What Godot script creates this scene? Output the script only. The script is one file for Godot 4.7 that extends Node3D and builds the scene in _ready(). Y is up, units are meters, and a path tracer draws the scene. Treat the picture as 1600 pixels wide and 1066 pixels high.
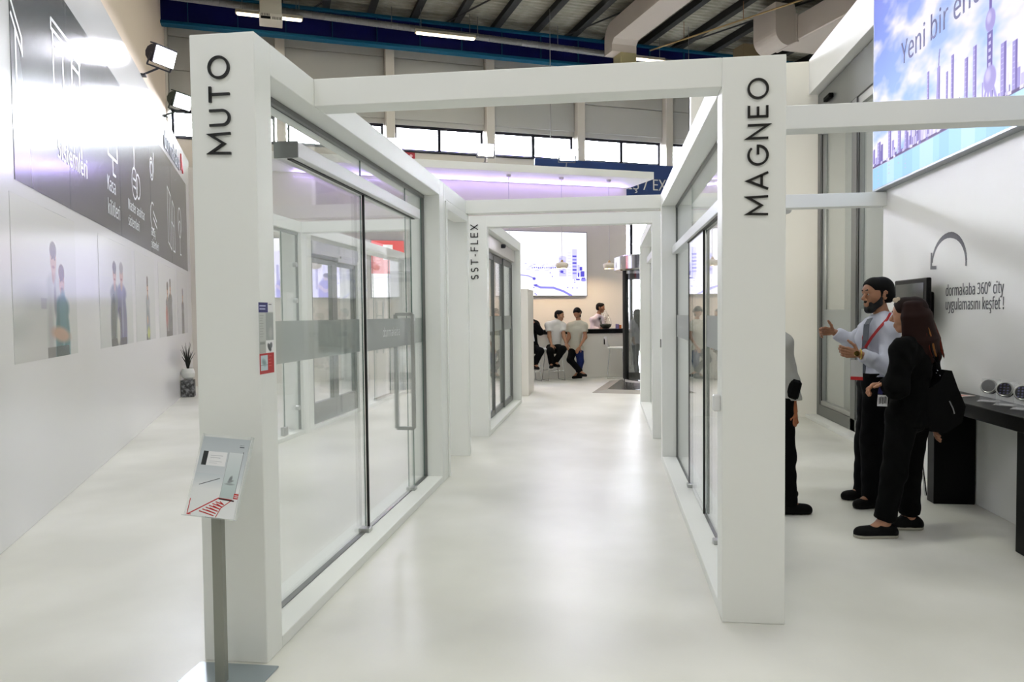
extends Node3D
# An exhibition stand of white display frames inside a hall. y up, metres; -z runs down the aisle.
const TH := 0.44039            # the hall and the back of the stand are turned by this much against the aisle
const E1 := Vector3(-0.42626, 0, -0.90460)   # hall depth
const E2 := Vector3(0.90460, 0, -0.42626)    # hall width
var org := Vector3.ZERO
var M := {}
var names := {}

func _ready() -> void:
	# camera
	var cam := Camera3D.new()
	cam.name = "camera"
	cam.position = Vector3(0, 1.5, 0)
	cam.rotation_degrees = Vector3(-2.0662, 7.3472, -0.5745)
	cam.fov = 49.572
	cam.near = 0.05
	cam.far = 200.0
	add_child(cam)
	cam.current = true
	# sky and exposure
	var sm := ProceduralSkyMaterial.new()
	sm.sky_top_color = Color(0.90, 0.94, 1.0)
	sm.sky_horizon_color = Color(0.98, 0.98, 1.0)
	sm.ground_bottom_color = Color(0.55, 0.55, 0.54)
	sm.ground_horizon_color = Color(0.8, 0.8, 0.8)
	sm.sky_energy_multiplier = 7.0
	sm.sun_angle_max = 0.0
	var env := Environment.new()
	env.background_mode = Environment.BG_SKY
	env.sky = Sky.new()
	env.sky.sky_material = sm
	env.tonemap_mode = Environment.TONE_MAPPER_LINEAR
	env.tonemap_exposure = 1.12
	env.sdfgi_enabled = true
	env.ssao_enabled = true
	env.ssil_enabled = true
	var we := WorldEnvironment.new()
	we.name = "world_environment"
	we.environment = env
	add_child(we)
	materials()
	# large lights: the hall's luminaires
	for s in [-14.0, -5.0, 4.0, 13.0]:
		for t in [2.5, 10.0, 22.0]:
			hall_luminaire(t, s, LUM * (1.12 if t < 5.0 else 0.75))
	hall_luminaire(2.5, 20.5, LUM)
	hall_luminaire(8.5, 20.5, LUM)
	structure()
	stand_walls()
	frames()
	props()
	people()
	overhead()

const LUM := 19.0
const FLOOD := 6.0

# ------------------------------------------------------------------ helpers
func P(x: float, y: float, d: float) -> Vector3:
	return Vector3(x, y, -d)

func H(t: float, y: float, s: float) -> Vector3:
	return E1 * s + E2 * t + Vector3(0, y, 0)

func numbered(called: String) -> String:
	var n: int = names.get(called, 0)
	names[called] = n + 1
	return called if n == 0 else "%s_%03d" % [called, n]

func thing(called: String, label: String, category: String, at := Vector3.ZERO, hall := false, group := "") -> Node3D:
	var o := Node3D.new()
	o.name = numbered(called)
	add_child(o)
	if hall:
		o.position = H(at.x, at.y, -at.z)
		o.rotation.y = TH
	else:
		o.position = at
	org = at
	tag(o, label, category, group)
	return o

func tag(o: Node3D, label: String, category: String, group := "", kind := "") -> Node3D:
	if label: o.set_meta("label", label)
	if category: o.set_meta("category", category)
	if group: o.set_meta("group", group)
	if kind: o.set_meta("kind", kind)
	return o

func struct(called: String, hall := false) -> Node3D:
	var o := Node3D.new()
	o.name = numbered(called)
	add_child(o)
	if hall:
		o.rotation.y = TH
	org = Vector3.ZERO
	o.set_meta("kind", "structure")
	return o

func node(called: String, mesh: Mesh, m: Material, parent: Node3D, label := "") -> MeshInstance3D:
	var o := MeshInstance3D.new()
	o.name = called
	o.mesh = mesh
	o.material_override = m
	if label: o.set_meta("label", label)
	parent.add_child(o, true)
	return o

func obj(called: String, st: SurfaceTool, m: Material, parent: Node3D, label := "") -> MeshInstance3D:
	return node(called, st.commit(), m, parent, label)

func S() -> SurfaceTool:
	var st := SurfaceTool.new()
	st.begin(Mesh.PRIMITIVE_TRIANGLES)
	return st

func vt(st: SurfaceTool, p: Vector3, n: Vector3, uv := Vector2.ZERO) -> void:
	st.set_normal(n)
	st.set_uv(uv)
	st.add_vertex(p - org)

func tri(st: SurfaceTool, a: Vector3, b: Vector3, c: Vector3, na: Vector3, nb: Vector3, nc: Vector3, ua := Vector2.ZERO, ub := Vector2.ZERO, uc := Vector2.ZERO) -> void:
	var g := (b - a).cross(c - a)
	if g.length_squared() < 1e-16: return
	if g.dot(na + nb + nc) > 0.0:
		vt(st, a, na, ua); vt(st, c, nc, uc); vt(st, b, nb, ub)
	else:
		vt(st, a, na, ua); vt(st, b, nb, ub); vt(st, c, nc, uc)

func quad(st: SurfaceTool, a: Vector3, b: Vector3, c: Vector3, d: Vector3, n: Vector3) -> void:
	tri(st, a, b, c, n, n, n, Vector2(0, 1), Vector2(1, 1), Vector2(1, 0))
	tri(st, a, c, d, n, n, n, Vector2(0, 1), Vector2(1, 0), Vector2(0, 0))

# chamfered box between two corners, in any frame T
func bxt(st: SurfaceTool, T: Transform3D, size: Vector3, c := 0.0) -> void:
	var h := size * 0.5
	c = minf(c, minf(h.x, minf(h.y, h.z)) * 0.9)
	var B := T.basis
	for ax in 3:
		for sg in [-1.0, 1.0]:
			var u := (ax + 1) % 3
			var v := (ax + 2) % 3
			var n := Vector3.ZERO
			n[ax] = sg
			var q: Array[Vector3] = []
			for k in [[-1, -1], [1, -1], [1, 1], [-1, 1]]:
				var p := Vector3.ZERO
				p[ax] = sg * h[ax]
				p[u] = k[0] * (h[u] - c)
				p[v] = k[1] * (h[v] - c)
				q.append(T * p)
			quad(st, q[0], q[1], q[2], q[3], (B * n).normalized())
	if c <= 0.0: return
	for ax in 3:
		var u := (ax + 1) % 3
		var v := (ax + 2) % 3
		for su in [-1.0, 1.0]:
			for sv in [-1.0, 1.0]:
				var q: Array[Vector3] = []
				for k in [[-1.0, 0], [1.0, 0], [1.0, 1], [-1.0, 1]]:
					var p := Vector3.ZERO
					p[ax] = k[0] * (h[ax] - c)
					p[u] = su * (h[u] - (c if k[1] == 1 else 0.0))
					p[v] = sv * (h[v] - (0.0 if k[1] == 1 else c))
					q.append(T * p)
				var n := Vector3.ZERO
				n[u] = su
				n[v] = sv
				quad(st, q[0], q[1], q[2], q[3], (B * n).normalized())
	for sx in [-1.0, 1.0]:
		for sy in [-1.0, 1.0]:
			for sz in [-1.0, 1.0]:
				var n := (B * Vector3(sx, sy, sz)).normalized()
				var a := T * Vector3(sx * h.x, sy * (h.y - c), sz * (h.z - c))
				var b := T * Vector3(sx * (h.x - c), sy * h.y, sz * (h.z - c))
				var d := T * Vector3(sx * (h.x - c), sy * (h.y - c), sz * h.z)
				tri(st, a, b, d, n, n, n)

func bx(st: SurfaceTool, a: Vector3, b: Vector3, c := 0.0) -> void:
	bxt(st, Transform3D(Basis.IDENTITY, (a + b) * 0.5), (b - a).abs(), c)

# box in aisle coordinates: x, y, depth d
func bd(st: SurfaceTool, x0: float, x1: float, y0: float, y1: float, d0: float, d1: float, c := 0.003) -> void:
	bx(st, Vector3(x0, y0, -d0), Vector3(x1, y1, -d1), c)

func ring(n: int) -> Array:
	var r := []
	for i in n + 1:
		r.append(Vector2(cos(TAU * i / n), sin(TAU * i / n)))
	return r

func tube(st: SurfaceTool, pts: Array, r: float, seg := 10, r2 := -1.0) -> void:
	if r2 < 0.0: r2 = r
	var n := pts.size()
	var up := Vector3.UP
	var prev: Array = []
	var prevn: Array = []
	var t0: Vector3 = (pts[1] - pts[0]).normalized()
	if absf(t0.dot(up)) > 0.9: up = Vector3.RIGHT
	var side := t0.cross(up).normalized()
	var R := ring(seg)
	for i in n:
		var t: Vector3
		if i == 0: t = pts[1] - pts[0]
		elif i == n - 1: t = pts[n - 1] - pts[n - 2]
		else: t = (pts[i + 1] - pts[i]).normalized() + (pts[i] - pts[i - 1]).normalized()
		t = t.normalized()
		side = (side - t * side.dot(t)).normalized()
		var b := t.cross(side)
		var rr := lerpf(r, r2, float(i) / (n - 1))
		var cur: Array = []
		var curn: Array = []
		for k in R:
			var d: Vector3 = side * k.x + b * k.y
			cur.append(pts[i] + d * rr)
			curn.append(d)
		if i > 0:
			for k in seg:
				tri(st, prev[k], prev[k + 1], cur[k + 1], prevn[k], prevn[k + 1], curn[k + 1])
				tri(st, prev[k], cur[k + 1], cur[k], prevn[k], curn[k + 1], curn[k])
		if i == 0 or i == n - 1:
			var nn := -t if i == 0 else t
			for k in seg:
				tri(st, pts[i], cur[k], cur[k + 1], nn, nn, nn)
		prev = cur
		prevn = curn

# profile of (radius, height) turned about y at c
func lathe(st: SurfaceTool, prof: Array, c: Vector3, seg := 24, B := Basis.IDENTITY, from := 0.0, to := TAU) -> void:
	for i in prof.size() - 1:
		var p: Vector2 = prof[i]
		var q: Vector2 = prof[i + 1]
		var e := q - p
		if e.length() < 1e-6: continue
		var n2 := Vector2(e.y, -e.x).normalized()
		for k in seg:
			var a := lerpf(from, to, float(k) / seg)
			var b := lerpf(from, to, float(k + 1) / seg)
			var da := Vector3(cos(a), 0, sin(a))
			var db := Vector3(cos(b), 0, sin(b))
			var na := B * (da * n2.x + Vector3.UP * n2.y)
			var nb := B * (db * n2.x + Vector3.UP * n2.y)
			var A := c + B * (da * p.x + Vector3.UP * p.y)
			var A2 := c + B * (db * p.x + Vector3.UP * p.y)
			var C := c + B * (db * q.x + Vector3.UP * q.y)
			var D := c + B * (da * q.x + Vector3.UP * q.y)
			tri(st, A, A2, C, na, nb, nb)
			tri(st, A, C, D, na, nb, na)

# flat outline in the frame T (x right, y up), thick along T's z
func prism(st: SurfaceTool, poly: PackedVector2Array, T: Transform3D, depth: float) -> void:
	var idx := Geometry2D.triangulate_polygon(poly)
	var nz := T.basis.z.normalized()
	for i in range(0, idx.size(), 3):
		var a := poly[idx[i]]
		var b := poly[idx[i + 1]]
		var c := poly[idx[i + 2]]
		tri(st, T * Vector3(a.x, a.y, depth), T * Vector3(b.x, b.y, depth), T * Vector3(c.x, c.y, depth), nz, nz, nz)
		tri(st, T * Vector3(a.x, a.y, 0), T * Vector3(b.x, b.y, 0), T * Vector3(c.x, c.y, 0), -nz, -nz, -nz)
	var cw := 1.0 if Geometry2D.is_polygon_clockwise(poly) else -1.0
	for i in poly.size():
		var a := poly[i]
		var b := poly[(i + 1) % poly.size()]
		var e := (b - a).normalized()
		var n := (T.basis * Vector3(-e.y * cw, e.x * cw, 0)).normalized()
		quad(st, T * Vector3(a.x, a.y, 0), T * Vector3(b.x, b.y, 0), T * Vector3(b.x, b.y, depth), T * Vector3(a.x, a.y, depth), n)

# a pen line of constant width along pts
func stroke(st: SurfaceTool, pts: Array, w: float, T: Transform3D, depth: float, closed := false) -> void:
	var n := pts.size()
	var L: Array[Vector2] = []
	var Rr: Array[Vector2] = []
	for i in n:
		var a: Vector2 = pts[i - 1] if i > 0 else (pts[n - 1] if closed else pts[0])
		var b: Vector2 = pts[i]
		var c: Vector2 = pts[(i + 1) % n] if (i < n - 1 or closed) else pts[i]
		var d1 := (b - a).normalized()
		var d2 := (c - b).normalized()
		if d1 == Vector2.ZERO: d1 = d2
		if d2 == Vector2.ZERO: d2 = d1
		var m := Vector2(-(d1 + d2).y, (d1 + d2).x).normalized()
		var k := maxf(m.dot(Vector2(-d1.y, d1.x)), 0.3)
		L.append(b + m * w * 0.5 / k)
		Rr.append(b - m * w * 0.5 / k)
	var last := n if closed else n - 1
	for i in last:
		var j := (i + 1) % n
		prism(st, PackedVector2Array([L[i], L[j], Rr[j], Rr[i]]), T, depth)

func arc(c: Vector2, r: float, a0: float, a1: float, n := 14) -> Array:
	var o := []
	for i in n + 1:
		var a := deg_to_rad(lerpf(a0, a1, float(i) / n))
		o.append(c + Vector2(cos(a), sin(a)) * r)
	return o

func mat(c: Color, rough := 0.5, metal := 0.0, spec := 0.5) -> StandardMaterial3D:
	var m := StandardMaterial3D.new()
	m.albedo_color = c
	m.roughness = rough
	m.metallic = metal
	m.metallic_specular = spec
	return m

func glow(c: Color, e: float) -> StandardMaterial3D:
	var m := mat(c, 0.5)
	m.emission_enabled = true
	m.emission = c
	m.emission_energy_multiplier = e
	return m

func glass(c: Color, a: float) -> StandardMaterial3D:
	var m := mat(Color(c.r, c.g, c.b, a), 0.02)
	m.transparency = BaseMaterial3D.TRANSPARENCY_ALPHA
	m.cull_mode = BaseMaterial3D.CULL_DISABLED
	return m

func noise_tex(freq: float, seed_: int, ramp: Array, size := 512, as_normal := false, bump := 4.0) -> NoiseTexture2D:
	var n := FastNoiseLite.new()
	n.seed = seed_
	n.frequency = freq
	n.fractal_octaves = 4
	var t := NoiseTexture2D.new()
	t.width = size
	t.height = size
	t.seamless = true
	t.noise = n
	if as_normal:
		t.as_normal_map = true
		t.bump_strength = bump
	else:
		var g := Gradient.new()
		g.colors = PackedColorArray([ramp[0], ramp[1]])
		g.offsets = PackedFloat32Array([0.2, 0.8])
		t.color_ramp = g
	return t

func words(called: String, txt: String, cap: float, at: Vector3, B: Basis, m: Material, parent: Node3D, depth := 0.002, squeeze := 1.0, font := "Droid Sans", center := false) -> MeshInstance3D:
	var tm := TextMesh.new()
	var f := SystemFont.new()
	f.font_names = PackedStringArray([font])
	tm.font = f
	tm.text = txt
	tm.font_size = 64
	tm.pixel_size = cap / (64.0 * 0.714)
	tm.depth = depth
	tm.curve_step = 1.0
	tm.horizontal_alignment = HORIZONTAL_ALIGNMENT_CENTER if center else HORIZONTAL_ALIGNMENT_LEFT
	tm.vertical_alignment = VERTICAL_ALIGNMENT_CENTER
	var o := node(called, tm, m, parent)
	o.transform = Transform3D(B.scaled_local(Vector3(squeeze, 1, 1)), at - org)
	return o

# ------------------------------------------------------------------ painting of flat prints
func canvas(w: int, h: int, c: Color) -> Image:
	var im := Image.create(w, h, false, Image.FORMAT_RGB8)
	im.fill(c)
	return im

func dab(im: Image, cx: float, cy: float, rx: float, ry: float, c: Color, soft := 0.25, rot := 0.0) -> void:
	var w := im.get_width()
	var h := im.get_height()
	var R := maxf(rx, ry) * (1.0 + soft)
	var cr := cos(rot)
	var sr := sin(rot)
	for y in range(maxi(0, int(cy - R)), mini(h, int(cy + R) + 2)):
		for x in range(maxi(0, int(cx - R)), mini(w, int(cx + R) + 2)):
			var dx := x - cx
			var dy := y - cy
			var d := Vector2((dx * cr + dy * sr) / rx, (-dx * sr + dy * cr) / ry).length()
			var a := clampf((1.0 + soft - d) / (2.0 * soft), 0, 1) * c.a
			if a > 0.0:
				im.set_pixel(x, y, im.get_pixel(x, y).lerp(Color(c.r, c.g, c.b), a))

func line(im: Image, pts: Array, r: float, c: Color) -> void:
	for i in pts.size() - 1:
		var a: Vector2 = pts[i]
		var b: Vector2 = pts[i + 1]
		var n := int(a.distance_to(b) / maxf(r * 0.5, 0.5)) + 1
		for k in n + 1:
			var p := a.lerp(b, float(k) / n)
			dab(im, p.x, p.y, r, r, c, 0.3)

func block(im: Image, x: float, y: float, w: float, h: float, c: Color) -> void:
	im.fill_rect(Rect2i(int(x), int(y), maxi(1, int(w)), maxi(1, int(h))), c)

func shade(im: Image, top: Color, bottom: Color) -> void:
	for y in im.get_height():
		im.fill_rect(Rect2i(0, y, im.get_width(), 1), top.lerp(bottom, float(y) / im.get_height()))

func printed(im: Image, rough := 0.4, emit := 0.0) -> StandardMaterial3D:
	var m := mat(Color.WHITE, rough)
	var t := ImageTexture.create_from_image(im)
	m.albedo_texture = t
	if emit > 0.0:
		m.albedo_color = Color(0.05, 0.05, 0.05)
		m.metallic_specular = 0.1
		m.emission_enabled = true
		m.emission_texture = t
		m.emission_operator = BaseMaterial3D.EMISSION_OP_MULTIPLY
		m.emission = Color.WHITE
		m.emission_energy_multiplier = emit
	return m

# a picture on a thin face: corners from lower left, anticlockwise as seen
func face(called: String, a: Vector3, b: Vector3, c: Vector3, d: Vector3, n: Vector3, m: Material, parent: Node3D) -> MeshInstance3D:
	var st := S()
	quad(st, a, b, c, d, n)
	return obj(called, st, m, parent)

func area(called: String, at: Vector3, towards: Vector3, size: Vector2, c: Color, e: float, parent: Node3D) -> void:
	var l := AreaLight3D.new()
	l.name = called
	l.area_size = size
	l.light_color = c
	l.light_energy = e
	l.shadow_enabled = true
	parent.add_child(l, true)
	l.look_at_from_position(at, at + towards, Vector3.UP if absf(towards.normalized().y) < 0.95 else E1)

func hall_luminaire(t: float, s: float, e: float) -> void:
	var o := thing("hall_luminaire", "wide white luminaire hanging under the hall roof", "lamp", Vector3(t, 11.3, -s), true, "hall luminaires under the roof")
	var st := S()
	bx(st, Vector3(t - 2, 11.32, -s - 0.5), Vector3(t + 2, 11.5, -s + 0.5), 0.03)
	obj("housing", st, mat(Color(0.7, 0.7, 0.7), 0.5), o)
	st = S()
	bx(st, Vector3(t - 1.95, 11.3, -s - 0.45), Vector3(t + 1.95, 11.32, -s + 0.45), 0.0)
	obj("diffuser", st, glow(Color(1, 0.99, 0.96), 1.0), o)
	for k in [-1.5, 1.5]:
		st = S()
		tube(st, [Vector3(t + k, 11.5, -s), Vector3(t + k, 11.9, -s)], 0.012, 6)
		obj("hanger", st, M.tray, o)
	var l := AreaLight3D.new()
	l.name = "luminaire_light"
	l.area_size = Vector2(3.9, 0.9)
	l.light_color = Color(0.985, 1.0, 0.945)
	l.light_energy = e
	l.area_range = 60.0
	l.area_attenuation = 2.0
	l.shadow_enabled = true
	l.position = Vector3(0, -0.02, 0)
	l.rotation.x = -PI / 2
	o.add_child(l, true)

func materials() -> void:
	M.white = mat(Color(0.925, 0.93, 0.915), 0.5, 0.0, 0.3)
	M.white_wall = mat(Color(0.91, 0.91, 0.90), 0.55)
	M.gloss_wall = mat(Color(0.88, 0.88, 0.88), 0.18)
	M.band = mat(Color(0.36, 0.37, 0.375), 0.18)
	M.black = mat(Color(0.022, 0.022, 0.024), 0.35, 0.0, 0.25)
	M.blackm = mat(Color(0.02, 0.02, 0.022), 0.8, 0.0, 0.25)
	M.letter = mat(Color(0.03, 0.032, 0.035), 0.35)
	M.alu = mat(Color(0.72, 0.725, 0.72), 0.34, 0.85)
	M.alud = mat(Color(0.48, 0.485, 0.48), 0.4, 0.7)
	M.silver = mat(Color(0.83, 0.83, 0.83), 0.45, 0.15)
	M.chrome = mat(Color(0.85, 0.85, 0.86), 0.12, 1.0)
	M.seal = mat(Color(0.04, 0.05, 0.045), 0.5)
	M.glass = glass(Color(0.86, 0.95, 0.92), 0.06)
	M.edge = mat(Color(0.30, 0.42, 0.38), 0.2)
	M.frost = mat(Color(0.66, 0.675, 0.665, 0.9), 0.5)
	M.frost.transparency = BaseMaterial3D.TRANSPARENCY_ALPHA
	M.dark_glass = glass(Color(0.10, 0.14, 0.12), 0.35)
	M.clear = glass(Color(0.97, 0.98, 0.98), 0.05)
	M.cream = mat(Color(0.76, 0.735, 0.70), 0.6)
	M.beige = mat(Color(0.84, 0.775, 0.71), 0.7)
	M.greyw = mat(Color(0.64, 0.635, 0.615), 0.65)
	M.navy = mat(Color(0.03, 0.045, 0.27), 0.6, 0.0, 0.25)
	M.teal = mat(Color(0.02, 0.25, 0.35), 0.6, 0.0, 0.25)
	M.sheet = mat(Color(0.58, 0.57, 0.52), 0.55)
	M.sheet.albedo_texture = noise_tex(0.01, 5, [Color(0.86, 0.86, 0.84), Color(1, 1, 1)])
	M.sheet.uv1_triplanar = true
	M.sheet.uv1_scale = Vector3(0.3, 0.3, 0.3)
	M.purlin = mat(Color(0.05, 0.05, 0.052), 0.7)
	M.duct = mat(Color(0.70, 0.66, 0.63), 0.5)
	M.tray = mat(Color(0.42, 0.42, 0.42), 0.5, 0.3)
	M.winframe = mat(Color(0.15, 0.145, 0.17), 0.6, 0.0, 0.2)
	M.blue_sign = mat(Color(0.07, 0.17, 0.36), 0.4)
	M.paper = mat(Color(0.93, 0.93, 0.93), 0.5)
	M.red = mat(Color(0.75, 0.05, 0.07), 0.5)
	var fl := mat(Color(0.90, 0.895, 0.87), 0.2)
	fl.albedo_texture = noise_tex(0.004, 11, [Color(0.94, 0.94, 0.93), Color(1, 1, 1)], 1024)
	fl.roughness = 0.34
	fl.metallic_specular = 0.4
	fl.uv1_triplanar = true
	fl.uv1_world_triplanar = true
	fl.uv1_scale = Vector3(0.16, 0.16, 0.16)
	M.floor = fl

# ------------------------------------------------------------------ the hall (t across, y up, -s deep, turned by TH)
func structure() -> void:
	var o := struct("floor", true)
	var st := S()
	bx(st, Vector3(-3.4, -0.2, -27.2), Vector3(30.0, 0, 20.2))
	obj("slab", st, M.floor, o)
	# far wall with its clerestory
	o = struct("wall_far", true)
	st = S()
	bx(st, Vector3(-3.4, 0, -27.4), Vector3(11.2, 7.5, -27))
	bx(st, Vector3(16.6, 0, -27.4), Vector3(30.2, 7.5, -27))
	bx(st, Vector3(11.2, 5.3, -27.4), Vector3(16.6, 7.5, -27))
	bx(st, Vector3(11.2, 0, -27.4), Vector3(16.6, 0.5, -27))
	obj("lower_wall", st, M.cream, o)
	st = S()
	bx(st, Vector3(-3.4, 8.45, -27.4), Vector3(30.2, 12.4, -27.06))
	bx(st, Vector3(19.2, 7.5, -27.4), Vector3(30.2, 8.45, -27.06))
	obj("upper_wall", st, M.greyw, o)
	var cols := [-3.3, 0.4, 4.14, 7.88, 11.54, 15.41, 19.2, 23.0, 26.8]
	for i in cols.size():
		var t: float = cols[i]
		st = S()
		bx(st, Vector3(t - 0.16, 0, -27.4), Vector3(t + 0.16, 12.0, -26.7), 0.02)
		obj("column", st, M.cream, o)
		if i == cols.size() - 1: break
		var t2: float = cols[i + 1]
		for k in 3:     # sandwich panels above the windows
			st = S()
			bx(st, Vector3(t + 0.17, 8.62 + k * 1.1, -27.07), Vector3(t2 - 0.17, 8.62 + k * 1.1 + 1.08, -27.0), 0.012)
			obj("wall_panel", st, M.greyw, o)
		if i < 6:
			window(t + 0.2, t2 - 0.2, 7.5, 8.45, -27.0, 2)
	window(11.2, 16.6, 0.5, 5.3, -27.0, 4, 2)
	# the other walls and the roof
	o = struct("wall_side", true)
	st = S()
	bx(st, Vector3(-3.6, 0, -27.4), Vector3(-3.2, 12.6, 20.2))
	obj("panel", st, M.beige, o)
	o = struct("wall_opposite", true)
	st = S()
	bx(st, Vector3(30.0, 0, -27.4), Vector3(30.4, 12.6, 20.2))
	obj("panel", st, M.cream, o)
	o = struct("wall_near", true)
	st = S()
	bx(st, Vector3(-3.6, 0, 20), Vector3(30.4, 12.6, 20.4))
	obj("panel", st, M.cream, o)
	o = struct("ceiling", true)
	st = S()
	var s := -20.4
	while s < 27.4:    # trapezoid sheet, ribs across the hall
		for seg in [[0.0, 0.0, 0.09, 0.0], [0.09, 0.0, 0.12, 0.045], [0.12, 0.045, 0.21, 0.045], [0.21, 0.045, 0.24, 0.0]]:
			var a := Vector3(-3.6, 12.15 + seg[1], -(s + seg[0]))
			var b := Vector3(-3.6, 12.15 + seg[3], -(s + seg[2]))
			var e := b - a
			var n := Vector3(0, -absf(e.z), -e.y).normalized() if true else Vector3.DOWN
			quad(st, a, a + Vector3(34, 0, 0), b + Vector3(34, 0, 0), b, n)
		s += 0.24
	obj("roof_sheet", st, M.sheet, o)
	st = S()
	bx(st, Vector3(-3.6, 12.3, -27.4), Vector3(30.4, 12.6, 20.4))
	obj("roof_deck", st, M.sheet, o)
	for k in 22:
		var t := -2.6 + k * 1.5
		st = S()
		bx(st, Vector3(t - 0.05, 11.86, -27), Vector3(t + 0.05, 12.14, 20))
		bx(st, Vector3(t - 0.12, 11.84, -27), Vector3(t + 0.12, 11.87, 20))
		obj("purlin", st, M.purlin, o)
	for k in 5:        # diagonal ties under the sheet
		st = S()
		tube(st, [Vector3(1.5 + k * 4.5, 11.85, -26), Vector3(4.5 + k * 4.5, 11.85, -19)], 0.03, 6)
		obj("tie_rod", st, M.purlin, o)
	o = struct("girder", true)
	st = S()
	bx(st, Vector3(-3.2, 10.9, -26.06), Vector3(30, 11.75, -26.0))
	obj("web", st, M.navy, o)
	st = S()
	bx(st, Vector3(-3.2, 10.8, -26.2), Vector3(30, 10.9, -25.85), 0.01)
	bx(st, Vector3(-3.2, 11.75, -26.2), Vector3(30, 11.84, -25.85), 0.01)
	obj("flange", st, M.teal, o)
	for k in 18:
		st = S()
		bx(st, Vector3(-2.4 + k * 1.5 - 0.01, 10.9, -26.0), Vector3(-2.4 + k * 1.5 + 0.01, 11.75, -25.9))
		obj("stiffener", st, M.teal, o)

var win := 0
func window(t0: float, t1: float, y0: float, y1: float, z: float, n: int, rows := 1) -> void:
	win += 1
	var o := struct("window_%d" % win, true)
	var st := S()
	var f := 0.09
	var zz := z - 0.2 if z < 0 else z + 0.2
	bx(st, Vector3(t0, y0, zz - 0.06), Vector3(t1, y0 + f, zz + 0.06), 0.005)
	bx(st, Vector3(t0, y1 - f, zz - 0.06), Vector3(t1, y1, zz + 0.06), 0.005)
	bx(st, Vector3(t0, y0 + f, zz - 0.06), Vector3(t0 + f, y1 - f, zz + 0.06), 0.005)
	bx(st, Vector3(t1 - f, y0 + f, zz - 0.06), Vector3(t1, y1 - f, zz + 0.06), 0.005)
	obj("frame", st, M.winframe, o)
	var sx := Vector3(0.0, 0.16, 0.26)
	if z < 0 and rows == 1:
		st = S()
		bx(st, Vector3(t0, y0 - 0.05, z - 0.1), Vector3(t1, y0, z + 0.06), 0.01)
		obj("sill", st, M.winframe, o)
	for i in n:
		var a := lerpf(t0 + f, t1 - f, float(i) / n)
		var b := lerpf(t0 + f, t1 - f, float(i + 1) / n)
		if i > 0:
			st = S()
			bx(st, Vector3(a - 0.06, y0 + f, zz - 0.05), Vector3(a + 0.06, y1 - f, zz + 0.05), 0.005)
			obj("mullion", st, M.winframe, o)
		for r in rows:
			var ya := lerpf(y0 + f, y1 - f, float(r) / rows)
			var yb := lerpf(y0 + f, y1 - f, float(r + 1) / rows)
			if r > 0:
				st = S()
				bx(st, Vector3(a + 0.035, ya - 0.035, zz - 0.05), Vector3(b - 0.035, ya + 0.035, zz + 0.05), 0.005)
				obj("transom", st, M.winframe, o)
			st = S()
			quad(st, Vector3(a, ya, zz), Vector3(b, ya, zz), Vector3(b, yb, zz), Vector3(a, yb, zz), Vector3(0, 0, 1 if z < 0 else -1))
			obj("pane", st, M.clear, o)

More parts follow.
